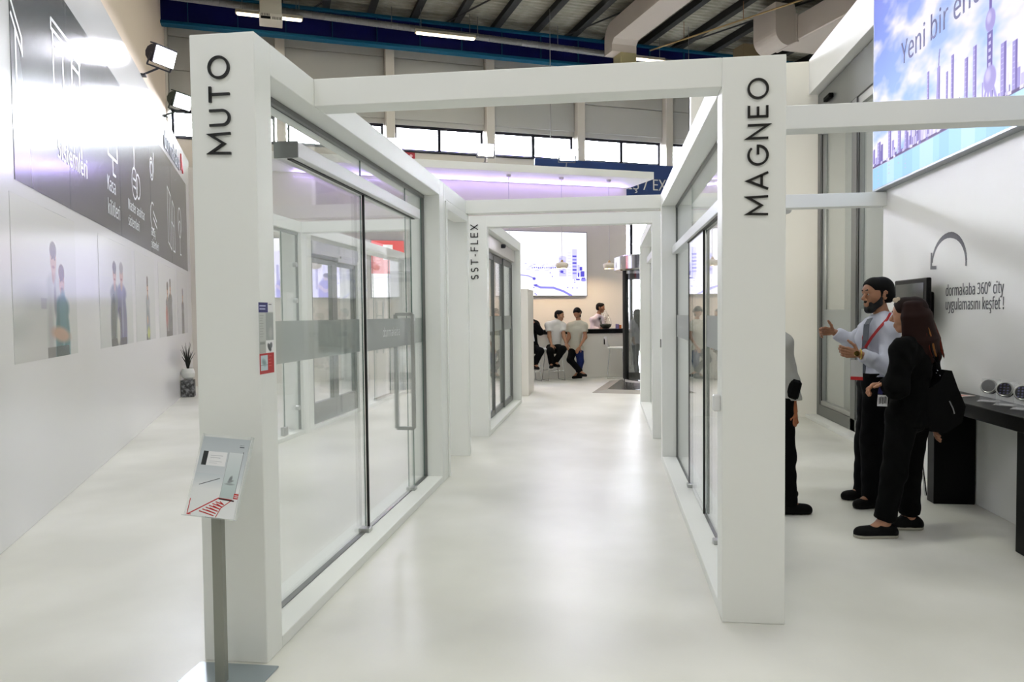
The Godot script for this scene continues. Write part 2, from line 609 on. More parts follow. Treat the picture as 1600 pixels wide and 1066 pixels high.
# ------------------------------------------------------------------ the stand's own walls
func stand_walls() -> void:
	# long wall at the left, with the grey band and the photographs
	var o := struct("wall_left", true)
	var t := -1.685
	var st := S()
	bx(st, Vector3(t - 0.12, 0, -17.6), Vector3(t, 4.9, 3.0), 0.004)
	obj("panel", st, M.gloss_wall, o)
	st = S()
	bx(st, Vector3(t, 2.47, -16.86), Vector3(t + 0.004, 4.28, -5.96), 0.0)
	var band := obj("band", st, M.band, o)
	for k in 4:
		st = S()
		bx(st, Vector3(t + 0.004, 2.47, -(7.45 + k * 2.3) - 0.002), Vector3(t + 0.0052, 4.28, -(7.45 + k * 2.3) + 0.002))
		obj("joint", st, mat(Color(0.3, 0.31, 0.31), 0.4), band)
	band_prints(band, t + 0.004)
	photos(t)
	st = S()
	bx(st, Vector3(t, 0.0, -17.4), Vector3(t + 0.003, 0.004, 1.0))
	var logo := thing("wall_lettering", "grey company name with a small red mark at the far top of the left wall", "sign", Vector3(t + 0.002, 4.5, -15.2), true)
	var B := Basis(Vector3(0, 0, -1), Vector3.UP, Vector3(1, 0, 0))
	words("lettering", "dormakaba", 0.30, Vector3(t + 0.004, 4.5, -13.6), B, mat(Color(0.35, 0.36, 0.38), 0.5), logo, 0.02)
	st = S()
	stroke(st, [Vector2(16.05, 4.42), Vector2(16.05, 4.66), Vector2(16.3, 4.42)], 0.07, Transform3D(B, Vector3(t + 0.003, 0, 0)), 0.02)
	obj("red_mark", st, M.red, logo, "red angular mark")
	# rear wall behind the bar
	o = struct("wall_rear", true)
	st = S()
	bx(st, Vector3(-1.8, 0, -17.7), Vector3(8.8, 4.75, -17.46), 0.004)
	obj("panel", st, mat(Color(0.86, 0.83, 0.81), 0.5), o)
	# canopy over the bar
	o = struct("canopy", true)
	st = S()
	bx(st, Vector3(-0.4, 4.75, -17.9), Vector3(8.87, 4.92, -16.13), 0.004)
	obj("soffit_board", st, M.white_wall, o)
	st = S()
	for k in 3:
		bx(st, Vector3(0.4 + k * 2.8, 4.60, -17.455), Vector3(0.4 + k * 2.8 + 2.78, 4.66, -17.40), 0.01)
	o = thing("light_strip", "pale violet light strip along the top of the bar wall under the canopy", "light strip", Vector3(4.3, 4.7, -17.41), true)
	obj("diffuser", st, glow(Color(0.70, 0.62, 1.0), 3.0), o)
	var sl := AreaLight3D.new()
	sl.name = "strip_light"
	sl.area_size = Vector2(8.2, 0.06)
	sl.light_color = Color(0.74, 0.66, 1.0)
	sl.light_energy = 7.0
	sl.area_range = 40.0
	sl.area_attenuation = 2.0
	sl.shadow_enabled = true
	sl.position = Vector3(0.3, -0.06, 0.03)
	sl.rotation = Vector3(0.6, PI, 0)
	o.add_child(sl, true)
	# right wall with its beam and door recess
	o = struct("wall_right")
	st = S()
	bd(st, 2.81, 3.0, 0, 5.0, -4.0, 8.03)
	obj("panel", st, M.white_wall, o)
	st = S()
	bd(st, 2.81, 3.3, 4.52, 5.0, 8.03, 10.87)
	obj("fascia", st, M.white_wall, o)
	st = S()
	bd(st, 2.78, 3.3, 0, 0.05, 8.03, 10.87)
	obj("sill", st, M.white_wall, o)
	st = S()
	bd(st, 1.2, 3.3, 0, 4.98, 10.87, 11.02)
	obj("end_panel", st, mat(Color(0.95, 0.94, 0.91), 0.55), o)
	# small partition at the end of the aisle frames
	o = struct("partition")
	st = S()
	bd(st, -1.75, -1.43, 0, 1.96, 13.43, 14.4)
	obj("panel", st, mat(Color(0.88, 0.865, 0.835), 0.5), o)
	door_right()

func band_prints(parent: Node3D, t: float) -> void:
	var m := mat(Color(0.86, 0.87, 0.87), 0.4)
	var B := Basis(Vector3(0, 0, -1), Vector3.UP, Vector3(1, 0, 0))
	var T := Transform3D(B, Vector3(t, 0, 0))
	var w := 0.028
	var icons := [
		[[Vector2(5.97, 3.62), Vector2(6.2, 3.42), Vector2(6.2, 3.52), Vector2(5.97, 3.72)], [Vector2(6.06, 3.53), Vector2(6.06, 3.02), Vector2(5.97, 3.08)]],
		[[Vector2(6.98, 3.96), Vector2(7.93, 3.96), Vector2(7.93, 3.88), Vector2(6.98, 3.88), Vector2(6.98, 3.96)], [Vector2(7.02, 3.88), Vector2(7.02, 3.0)], [Vector2(7.32, 3.88), Vector2(7.32, 3.0)], [Vector2(7.02, 3.78), Vector2(7.32, 3.78)], [Vector2(7.62, 3.88), Vector2(7.62, 3.0)], [Vector2(7.9, 3.88), Vector2(7.9, 3.0)], [Vector2(7.62, 3.78), Vector2(7.9, 3.78)]],
		[[Vector2(9.1, 3.45), Vector2(9.1, 3.3), Vector2(9.6, 3.3), Vector2(9.6, 3.45)], [Vector2(9.35, 3.3), Vector2(9.35, 3.12), Vector2(9.5, 3.12)]],
		[arc(Vector2(10.72, 3.25), 0.2, 0, 360), [Vector2(10.72, 3.45), Vector2(10.72, 3.8)], [Vector2(10.62, 3.3), Vector2(10.82, 3.3)], [Vector2(10.62, 3.2), Vector2(10.82, 3.2)], arc(Vector2(10.98, 3.25), 0.16, 0, 360)],
		[arc(Vector2(12.2, 3.72), 0.16, 0, 360), arc(Vector2(12.2, 3.72), 0.1, 0, 360), [Vector2(12.4, 3.7), Vector2(12.4, 4.0)]],
		[arc(Vector2(12.2, 3.02), 0.2, 60, 300), [Vector2(12.25, 3.1), Vector2(12.6, 2.98)], [Vector2(12.25, 3.0), Vector2(12.6, 2.88)]],
		[[Vector2(13.9, 3.75), Vector2(14.35, 3.65), Vector2(14.35, 2.7), Vector2(13.9, 2.8), Vector2(13.9, 3.75)], [Vector2(14.12, 3.7), Vector2(14.12, 2.75)], [Vector2(14.55, 3.6), Vector2(14.8, 3.5), Vector2(14.8, 2.7), Vector2(14.55, 2.7), Vector2(14.55, 3.6)], [Vector2(14.4, 3.2), Vector2(14.7, 3.15)]],
		[arc(Vector2(15.6, 3.35), 0.26, -50, 230), arc(Vector2(15.6, 3.2), 0.16, 0, 360), [Vector2(15.6, 3.04), Vector2(15.6, 2.72), Vector2(15.75, 2.72)]],
	]
	for ic in icons:
		var st := S()
		for l in ic:
			stroke(st, l, w, T, 0.0015)
		obj("icon_print", st, m, parent)
	var txt := [["Sistemleri", 7.05, 2.93, 0.17], ["Kasa", 9.0, 2.98, 0.16], ["kilitleri", 9.0, 2.72, 0.16], ["Master anahtar", 10.2, 2.92, 0.13], ["sistemleri", 10.2, 2.72, 0.13], ["Geçiş", 12.0, 2.78, 0.12], ["sistemleri", 12.0, 2.6, 0.12]]
	for x in txt:
		words("lettering", x[0], x[3], Vector3(t + 0.002, x[2], -x[1]), B, m, parent, 0.002)

func photos(t: float) -> void:
	var skin := Color(0.80, 0.66, 0.58)
	var specs := [
		[5.83, 7.55, "faded photo print of an embracing couple, nearest on the left wall"],
		[8.48, 10.35, "faded photo print of two people side by side in grey and blue jackets"],
		[10.58, 12.2, "faded photo print of one slim person in a pale flowered top"],
		[12.6, 14.7, "faded photo print of two people with a red bag"],
		[14.95, 16.6, "faded photo print of one dark figure, farthest on the left wall"]]
	for i in specs.size():
		var im := canvas(192, 140, Color(0.86, 0.86, 0.85))
		shade(im, Color(0.88, 0.88, 0.87), Color(0.80, 0.81, 0.80))
		if i == 0:
			dab(im, 60, 90, 40, 14, Color(0.70, 0.71, 0.70, 0.7), 0.6)
			dab(im, 40, 112, 50, 10, Color(0.62, 0.64, 0.63, 0.6), 0.6)
			dab(im, 70, 122, 55, 22, Color(0.80, 0.80, 0.79, 0.8), 0.5)
			block(im, 72, 84, 22, 10, Color(0.66, 0.67, 0.68))
			man(im, 112, 46, 18, Color(0.78, 0.79, 0.78), Color(0.36, 0.32, 0.30), skin)
			man(im, 138, 66, 17, Color(0.36, 0.52, 0.54), Color(0.36, 0.27, 0.23), skin)
			dab(im, 140, 100, 12, 26, Color(0.36, 0.53, 0.56), 0.2)
			dab(im, 132, 118, 30, 7, Color(0.75, 0.62, 0.54), 0.3, 0.1)
			dab(im, 115, 85, 4, 16, Color(0.52, 0.52, 0.54, 0.8), 0.4)
		elif i == 1:
			man(im, 80, 44, 18, Color(0.50, 0.53, 0.54), Color(0.38, 0.36, 0.34), skin)
			man(im, 120, 42, 20, Color(0.48, 0.49, 0.60), Color(0.62, 0.60, 0.58), skin)
			dab(im, 96, 120, 10, 22, Color(0.78, 0.78, 0.74), 0.3)
			dab(im, 74, 100, 12, 30, Color(0.36, 0.40, 0.40, 0.7), 0.4)
		elif i == 2:
			man(im, 112, 50, 14, Color(0.66, 0.68, 0.68), Color(0.45, 0.40, 0.38), skin)
			dab(im, 112, 112, 14, 24, Color(0.55, 0.57, 0.60), 0.3)
			dab(im, 116, 128, 12, 10, Color(0.70, 0.74, 0.42), 0.4)
			dab(im, 108, 106, 5, 7, Color(0.82, 0.66, 0.56), 0.4)
		elif i == 3:
			man(im, 92, 48, 14, Color(0.50, 0.50, 0.51), Color(0.50, 0.45, 0.42), skin)
			man(im, 124, 40, 15, Color(0.44, 0.46, 0.45), Color(0.46, 0.44, 0.42), skin)
			dab(im, 80, 100, 10, 22, Color(0.70, 0.34, 0.32), 0.3)
		else:
			man(im, 96, 52, 16, Color(0.40, 0.41, 0.43), Color(0.42, 0.40, 0.40), skin)
			dab(im, 96, 110, 16, 34, Color(0.38, 0.39, 0.41), 0.2)
		var a: float = specs[i][0]
		var b: float = specs[i][1]
		var o := thing("photo_print", specs[i][2], "photo", Vector3(t, 1.19, -(a + b) * 0.5), true, "photo prints in a row on the left wall")
		var st := S()
		bx(st, Vector3(t, 1.19, -b), Vector3(t + 0.0015, 2.37, -a))
		obj("board", st, mat(Color(0.86, 0.86, 0.86), 0.4), o)
		face("print", Vector3(t + 0.002, 1.19, -a), Vector3(t + 0.002, 1.19, -b), Vector3(t + 0.002, 2.37, -b), Vector3(t + 0.002, 2.37, -a), Vector3.RIGHT, printed(im, 0.18), o)

func man(im: Image, x: float, y: float, w: float, top: Color, hair: Color, skin: Color) -> void:
	var h := float(im.get_height())
	var hw := w
	w *= 1.45
	dab(im, x, y + 22 + (h - y) * 0.5, w, (h - y) * 0.58, top, 0.12)
	dab(im, x, y + 26, w * 0.95, 12, top, 0.2)
	dab(im, x, y + 14, hw * 0.32, 9, skin.darkened(0.1), 0.2)
	dab(im, x, y, hw * 0.52, 14, skin, 0.12)
	dab(im, x, y - 9, hw * 0.56, 8, hair, 0.15)
	dab(im, x - w * 0.5, y + 70, w * 0.35, 40, top.darkened(0.12), 0.5)
	dab(im, x + w * 0.1, y + 60, w * 0.12, 34, top.lightened(0.25), 0.6)
	dab(im, x - w * 0.18, y - 1, 1.6, 1.2, hair, 0.4)
	dab(im, x + w * 0.2, y - 1, 1.6, 1.2, hair, 0.4)
	dab(im, x, y + 7, w * 0.16, 1.2, Color(0.6, 0.4, 0.38), 0.4)
	block(im, x - w * 0.9, h - 10, w * 1.8, 10, top.darkened(0.35))

func door_right() -> void:
	# tall aluminium glazed sliding door in the recess of the right wall
	var o := struct("door_1")
	var x := 2.98
	var st := S()
	bd(st, x - 0.05, x + 0.05, 4.02, 4.5, 8.0, 10.86, 0.004)
	bd(st, x - 0.05, x + 0.05, 0.05, 4.02, 10.74, 10.86, 0.004)
	bd(st, x - 0.05, x + 0.05, 0.05, 4.02, 9.25, 9.42, 0.004)
	bd(st, x - 0.05, x + 0.05, 0.05, 4.02, 8.0, 8.06, 0.004)
	bd(st, x - 0.05, x + 0.05, 0.05, 0.2, 8.06, 10.74, 0.004)
	obj("frame", st, M.alud, o)
	for k in [[9.42, 10.74], [8.06, 9.25]]:
		st = S()
		bd(st, x - 0.03, x + 0.03, 0.2, 0.26, k[0] + 0.05, k[1] - 0.05, 0.003)
		bd(st, x - 0.03, x + 0.03, 3.92, 4.02, k[0] + 0.05, k[1] - 0.05, 0.003)
		bd(st, x - 0.03, x + 0.03, 0.2, 4.02, k[0], k[0] + 0.05, 0.003)
		bd(st, x - 0.03, x + 0.03, 0.2, 4.02, k[1] - 0.05, k[1], 0.003)
		var f := obj("leaf_frame", st, M.alu, o)
		st = S()
		bd(st, x - 0.004, x + 0.004, 0.26, 3.92, k[0] + 0.05, k[1] - 0.05, 0)
		obj("pane", st, M.glass, f)
		st = S()
		bd(st, x - 0.0055, x - 0.0045, 1.2, 1.52, k[0] + 0.05, k[1] - 0.05, 0)
		obj("frosted_band", st, M.frost, f)
		st = S()
		bd(st, x - 0.04, x - 0.03, 0.26, 3.92, k[1] - 0.062, k[1] - 0.05, 0)
		obj("seal", st, M.seal, f)
	st = S()
	bd(st, x - 0.11, x - 0.05, 4.28, 4.34, 10.15, 10.4, 0.01)
	obj("sensor", st, M.blackm, o)
	st = S()
	bd(st, 3.3, 3.45, 0, 5.0, 7.5, 11.02)
	obj("back_panel", st, mat(Color(0.60, 0.62, 0.63), 0.5), struct("wall_recess"))

# ------------------------------------------------------------------ the white display frames
const FH := 2.70
func frame(label: String, x0: float, x1: float, d0: float, d1: float, p0 := 0.15, p1 := 0.15, sill := 0.056) -> Node3D:
	var o := thing("display_portal", label, "display frame", P((x0 + x1) * 0.5, 0, (d0 + d1) * 0.5))
	var st := S()
	bd(st, x0, x1, 0, FH, d0, d0 + p0)
	obj("post", st, M.white, o)
	st = S()
	bd(st, x0, x1, 0, FH, d1 - p1, d1)
	obj("post", st, M.white, o)
	st = S()
	bd(st, x0, x1, FH - 0.137, FH, d0 + p0, d1 - p1)
	obj("beam", st, M.white, o)
	if sill > 0.0:
		st = S()
		bd(st, x0, x1, 0, sill, d0 + p0, d1 - p1)
		obj("sill", st, M.white, o)
	return o

func pane(parent: Node3D, x: float, y0: float, y1: float, d0: float, d1: float, called := "pane") -> MeshInstance3D:
	var st := S()
	bd(st, x - 0.005, x + 0.005, y0, y1, d0, d1, 0)
	var p := obj(called, st, M.glass, parent)
	st = S()
	bd(st, x - 0.0052, x + 0.0052, y0, y1, d0 - 0.0012, d0, 0)
	obj("pane_edge", st, M.edge, p)
	st = S()
	bd(st, x - 0.0052, x + 0.0052, y0, y1, d1, d1 + 0.0012, 0)
	obj("pane_edge", st, M.edge, p)
	return p

func cross_beam(label: String, x0: float, x1: float, d: float, w := 0.15) -> void:
	var o := thing("cross_beam", label, "beam", P((x0 + x1) * 0.5, FH - 0.137, d))
	var st := S()
	bd(st, x0, x1, FH - 0.137, FH, d, d + w)
	obj("beam", st, M.white, o)

func glyph(c: String) -> Array:   # [width, strokes...] of a light geometric capital one unit high
	match c:
		"M": return [0.95, [Vector2(0.02, 0), Vector2(0.06, 1), Vector2(0.475, 0.32), Vector2(0.89, 1), Vector2(0.93, 0)]]
		"U": return [0.76, [Vector2(0.04, 1)] + arc(Vector2(0.38, 0.37), 0.33, 180, 360) + [Vector2(0.71, 1)]]
		"T": return [0.72, [Vector2(0, 0.95), Vector2(0.72, 0.95)], [Vector2(0.36, 0.95), Vector2(0.36, 0)]]
		"O": return [1.06, arc(Vector2(0.53, 0.5), 0.47, 0, 360, 36)]
		"A": return [0.9, [Vector2(0.03, 0), Vector2(0.45, 1), Vector2(0.87, 0)], [Vector2(0.17, 0.32), Vector2(0.73, 0.32)]]
		"G": return [1.0, arc(Vector2(0.52, 0.5), 0.47, 42, 360, 32) + [Vector2(0.56, 0.5)]]
		"N": return [0.76, [Vector2(0.05, 0), Vector2(0.05, 1), Vector2(0.71, 0), Vector2(0.71, 1)]]
		"E": return [0.6, [Vector2(0.6, 0.95), Vector2(0.05, 0.95), Vector2(0.05, 0.05), Vector2(0.6, 0.05)], [Vector2(0.05, 0.5), Vector2(0.55, 0.5)]]
		"F": return [0.56, [Vector2(0.56, 0.95), Vector2(0.05, 0.95), Vector2(0.05, 0)], [Vector2(0.05, 0.5), Vector2(0.5, 0.5)]]
		"L": return [0.52, [Vector2(0.05, 1), Vector2(0.05, 0.05), Vector2(0.52, 0.05)]]
		"X": return [0.72, [Vector2(0.03, 0), Vector2(0.69, 1)], [Vector2(0.03, 1), Vector2(0.69, 0)]]
		"S": return [0.6, arc(Vector2(0.3, 0.73), 0.225, 35, 270, 12) + arc(Vector2(0.3, 0.275), 0.23, 90, -145, 12)]
		"-": return [0.34, [Vector2(0.02, 0.4), Vector2(0.32, 0.4)]]
	return [0.5]

# letters standing on a post, read from the floor upwards
func post_letters(txt: String, x_base: float, y0: float, cap: float, gap: float, d: float, parent: Node3D) -> void:
	var T := Transform3D(Basis(Vector3(0, 1, 0) * cap, Vector3(-1, 0, 0) * cap, Vector3(0, 0, 1)), Vector3(x_base, y0, -d))
	var sign_node := Node3D.new()
	sign_node.name = "lettering"
	parent.add_child(sign_node, true)
	var at := 0.0
	for c in txt:
		var g := glyph(c)
		var st := S()
		for k in range(1, g.size()):
			var pts := []
			for p in g[k]:
				pts.append(p + Vector2(at, 0))
			var closed: bool = c == "O"
			if closed: pts.pop_back()
			stroke(st, pts, 0.115, T, 0.01, closed)
		obj("letter", st, M.letter, sign_node)
		at += g[0] + gap

func frames() -> void:
	var st: SurfaceTool
	# ---- left front frame
	var o := frame("tall white door frame at the left of the aisle, lettered MUTO up its front post", -1.755, -1.465, 2.983, 6.59)
	post_letters("MUTO", -1.576, 2.192, 0.092, 0.33, 2.983, o)
	var gx := -1.62
	st = S()
	bd(st, gx - 0.018, gx + 0.018, 2.535, 2.563, 3.133, 6.44, 0.002)
	obj("glazing_channel", st, M.alud, o, "grey metal glazing channel")
	st = S()
	bd(st, gx - 0.018, gx + 0.018, 0.056, 0.062, 3.133, 6.44, 0.001)
	bd(st, gx - 0.014, gx + 0.014, 0.062, 2.535, 6.425, 6.44, 0.001)
	obj("glazing_channel", st, M.alud, o, "grey metal glazing channel")
	pane(o, gx - 0.012, 0.062, 2.535, 3.135, 4.80, "fixed_pane")
	pane(o, gx - 0.012, 2.37, 2.535, 4.803, 5.90, "fixed_pane")
	pane(o, gx - 0.012, 0.062, 2.535, 5.903, 6.425, "fixed_pane")
	var leaf := pane(o, gx + 0.02, 0.075, 2.34, 4.77, 5.95, "sliding_leaf")
	st = S()
	bd(st, gx + 0.012, gx + 0.028, 0.075, 2.32, 4.757, 4.768, 0)
	obj("seal", st, M.seal, leaf)
	for d in [4.70, 5.88]:
		st = S()
		bd(st, gx - 0.03, gx + 0.045, 0.056, 0.085, d, d + 0.07, 0.003)
		obj("floor_guide", st, M.alu, leaf)
	st = S()
	bd(st, gx - 0.05, gx + 0.075, 2.305, 2.385, 3.6, 6.06, 0.004)
	var hd := obj("sliding_header", st, M.silver, o, "brushed aluminium sliding header")
	st = S()
	bd(st, gx + 0.008, gx + 0.034, 2.300, 2.306, 3.62, 6.04, 0)
	obj("track_slot", st, M.black, hd)
	st = S()
	bd(st, gx - 0.052, gx + 0.077, 2.303, 2.387, 3.592, 3.6, 0.002)
	obj("end_cap", st, M.alud, hd)
	# frosted manifestation band
	for k in [[3.137, 4.76, gx - 0.0185], [5.95, 6.425, gx - 0.0185]]:
		st = S()
		bd(st, k[2], k[2] + 0.0006, 1.262, 1.478, k[0], k[1], 0)
		obj("frosted_band", st, M.frost, o, "grey frosted band")
	st = S()
	bd(st, gx + 0.026, gx + 0.0266, 1.262, 1.478, 4.78, 5.95, 0)
	var fb := obj("frosted_band", st, M.frost, leaf, "grey frosted band")
	var BL := Basis(Vector3(0, 0, -1), Vector3.UP, Vector3(1, 0, 0))
	words("lettering", "dormakaba", 0.062, Vector3(gx + 0.027, 1.378, -5.12), BL, mat(Color(0.82, 0.83, 0.83), 0.4), fb, 0.003, 1.0)
	# loop handle through the leaf
	st = S()
	var hy := [0.60, 1.51]
	for sgn in [-1.0, 1.0]:
		var x: float = gx + 0.02 + sgn * 0.07
		bd(st, x - 0.014, x + 0.014, hy[0], hy[1], 5.70, 5.728, 0.002)
	for y in hy:
		bd(st, gx - 0.05, gx + 0.09, y - 0.014, y + 0.014, 5.70, 5.728, 0.002)
	obj("handle", st, mat(Color(0.66, 0.665, 0.655), 0.4, 0.35), leaf, "brushed metal loop handle")
	# ---- module behind it: an open passage
	o = frame("plain white portal frame between the two lettered left frames", -1.755, -1.465, 6.60, 7.82, 0.11, 0.14, 0.0)
	st = S()
	bd(st, -1.465, -1.452, 0, 2.545, 6.66, 6.712, 0.003)
	bd(st, -1.465, -1.452, 0, 2.545, 7.678, 7.72, 0.003)
	bd(st, -1.465, -1.452, 2.475, 2.545, 6.712, 7.678, 0.003)
	bd(st, -1.60, -1.465, 2.475, 2.563, 6.712, 7.678, 0.003)
	obj("architrave", st, M.white, o)
	# ---- the SST-FLEX frame
	o = frame("white frame of the automatic sliding door, lettered SST-FLEX up its post", -1.735, -1.444, 8.906, 12.43, 0.15, 0.10)
	post_letters("SST-FLEX", -1.552, 1.93, 0.092, 0.37, 8.906, o)
	st = S()
	bd(st, -1.66, -1.53, 2.37, 2.555, 9.06, 12.32, 0.006)
	hd = obj("operator_header", st, mat(Color(0.84, 0.82, 0.81), 0.4), o, "pale metal door operator header")
	st = S()
	lathe(st, [Vector2(0, 0.03), Vector2(0.035, 0.022), Vector2(0.045, 0), Vector2(0.035, -0.03), Vector2(0, -0.035)], Vector3(-1.505, 2.50, -10.75), 14)
	obj("sensor", st, mat(Color(0.05, 0.06, 0.12), 0.3), hd, "round dark sensor")
	for k in [[9.06, 9.75, -1.60], [9.70, 10.45, -1.62], [10.40, 11.35, -1.62], [11.30, 12.30, -1.60]]:
		st = S()
		var x: float = k[2]
		bd(st, x - 0.02, x + 0.02, 0.06, 0.14, k[0], k[1], 0.002)
		bd(st, x - 0.02, x + 0.02, 2.27, 2.36, k[0], k[1], 0.002)
		bd(st, x - 0.02, x + 0.02, 0.14, 2.27, k[0], k[0] + 0.07, 0.002)
		bd(st, x - 0.02, x + 0.02, 0.14, 2.27, k[1] - 0.07, k[1], 0.002)
		var lf := obj("door_leaf", st, M.alud, o, "grey metal framed sliding leaf")
		st = S()
		bd(st, x - 0.004, x + 0.004, 0.14, 2.27, k[0] + 0.07, k[1] - 0.07, 0)
		obj("pane", st, M.glass, lf)
		st = S()
		bd(st, x + 0.0045, x + 0.022, 0.08, 2.33, k[1] - 0.03, k[1] + 0.012, 0)
		obj("seal", st, M.seal, lf)
		st = S()
		bd(st, x + 0.0045, x + 0.0052, 1.262, 1.478, k[0] + 0.07, k[1] - 0.07, 0)
		obj("frosted_band", st, M.frost, lf)
	# ---- right front frame
	o = frame("tall white door frame at the right of the aisle, lettered MAGNEO up its front post", 0.544, 0.836, 3.624, 7.67)
	post_letters("MAGNEO", 0.753, 1.957, 0.092, 0.33, 3.624, o)
	gx = 0.695
	st = S()
	bd(st, gx - 0.016, gx + 0.016, 2.54, 2.563, 3.774, 7.52, 0.002)
	obj("glazing_channel", st, M.alud, o, "grey metal glazing channel")
	st = S()
	bd(st, gx - 0.016, gx + 0.016, 0.056, 0.062, 3.774, 7.52, 0.001)
	bd(st, gx - 0.014, gx + 0.014, 0.062, 2.54, 7.508, 7.52, 0.001)
	obj("glazing_channel", st, M.alud, o, "grey metal glazing channel")
	pane(o, gx, 2.16, 2.54, 3.78, 6.2, "fixed_pane")
	pane(o, gx, 2.16, 2.54, 6.203, 7.508, "fixed_pane")
	pane(o, gx, 0.062, 2.08, 6.2, 7.508, "fixed_pane")
	leaf = pane(o, gx - 0.02, 0.075, 2.08, 5.32, 6.24, "sliding_leaf")
	pane(o, gx, 0.062, 2.08, 3.78, 5.34, "fixed_pane")
	st = S()
	bd(st, gx - 0.028, gx - 0.012, 0.075, 2.08, 5.312, 5.32, 0)
	obj("seal", st, M.seal, leaf)
	st = S()
	bd(st, gx - 0.028, gx - 0.012, 0.075, 2.08, 6.22, 6.245, 0)
	obj("seal", st, M.seal, leaf)
	st = S()
	bd(st, gx - 0.045, gx + 0.03, 0.056, 0.085, 6.17, 6.25, 0.003)
	obj("floor_guide", st, M.alu, leaf)
	st = S()
	bd(st, gx - 0.045, gx + 0.03, 0.056, 0.085, 4.66, 4.72, 0.003)
	obj("floor_guide", st, M.alu, leaf)
	st = S()
	bd(st, gx - 0.05, gx + 0.03, 2.085, 2.16, 3.78, 7.515, 0.003)
	hd = obj("sliding_header", st, mat(Color(0.88, 0.89, 0.9), 0.35), o, "slim white sliding header")
	st = S()
	bd(st, gx - 0.03, gx - 0.008, 2.075, 2.086, 3.78, 6.3, 0)
	obj("track_slot", st, M.seal, hd)
	for k in [[6.25, 7.505, gx - 0.0065], [3.785, 5.3, gx - 0.0065]]:
		st = S()
		bd(st, k[2], k[2] + 0.0006, 1.262, 1.478, k[0], k[1], 0)
		obj("frosted_band", st, M.frost, o)
	st = S()
	bd(st, 0.508, 0.545, 1.02, 1.10, 3.66, 3.70, 0.006)
	obj("push_button", st, mat(Color(0.9, 0.9, 0.9), 0.3), o, "small white push button on the inner side of the post")
	st = S()
	bd(st, 0.532, 0.545, 1.15, 1.235, 7.57, 7.62, 0.003)
	var sw := obj("switch", st, M.chrome, o, "small metal switch")
	st = S()
	bd(st, 0.530, 0.533, 1.15, 1.235, 7.57, 7.585, 0)
	obj("dark_edge", st, M.black, sw)
	# ---- right frame behind it
	o = frame("white frame behind the right front frame, at the far right of the aisle", 0.533, 0.82, 8.906, 12.3)
	gx = 0.69
	pane(o, gx, 0.062, 2.54, 9.07, 10.6, "fixed_pane")
	pane(o, gx, 0.062, 2.54, 10.61, 12.1, "fixed_pane")
	st = S()
	bd(st, gx - 0.05, gx + 0.05, 2.3, 2.4, 9.06, 12.15, 0.004)
	obj("sliding_header", st, M.silver, o)
	# ---- cross beams
	cross_beam("white cross beam at the front, joining the two lettered front frames over the aisle", -1.465, 0.544, 3.624, 0.154)
	cross_beam("white cross beam over the middle of the aisle, before the SST-FLEX post", -1.465, 0.544, 7.67)
	cross_beam("white cross beam farthest down the aisle, ending on the SST-FLEX post", -1.444, 0.533, 8.906)
	cross_beam("white cross beam from the MAGNEO frame to the right wall, the one nearer the front", 0.836, 2.81, 4.52)
	cross_beam("white cross beam from the MAGNEO frame to the right wall, the short one near the door recess", 0.836, 2.81, 7.93)
	cross_beam("white cross beam between the left frame and the second row of frames", -3.84, -1.755, 9.0)
	row_two()

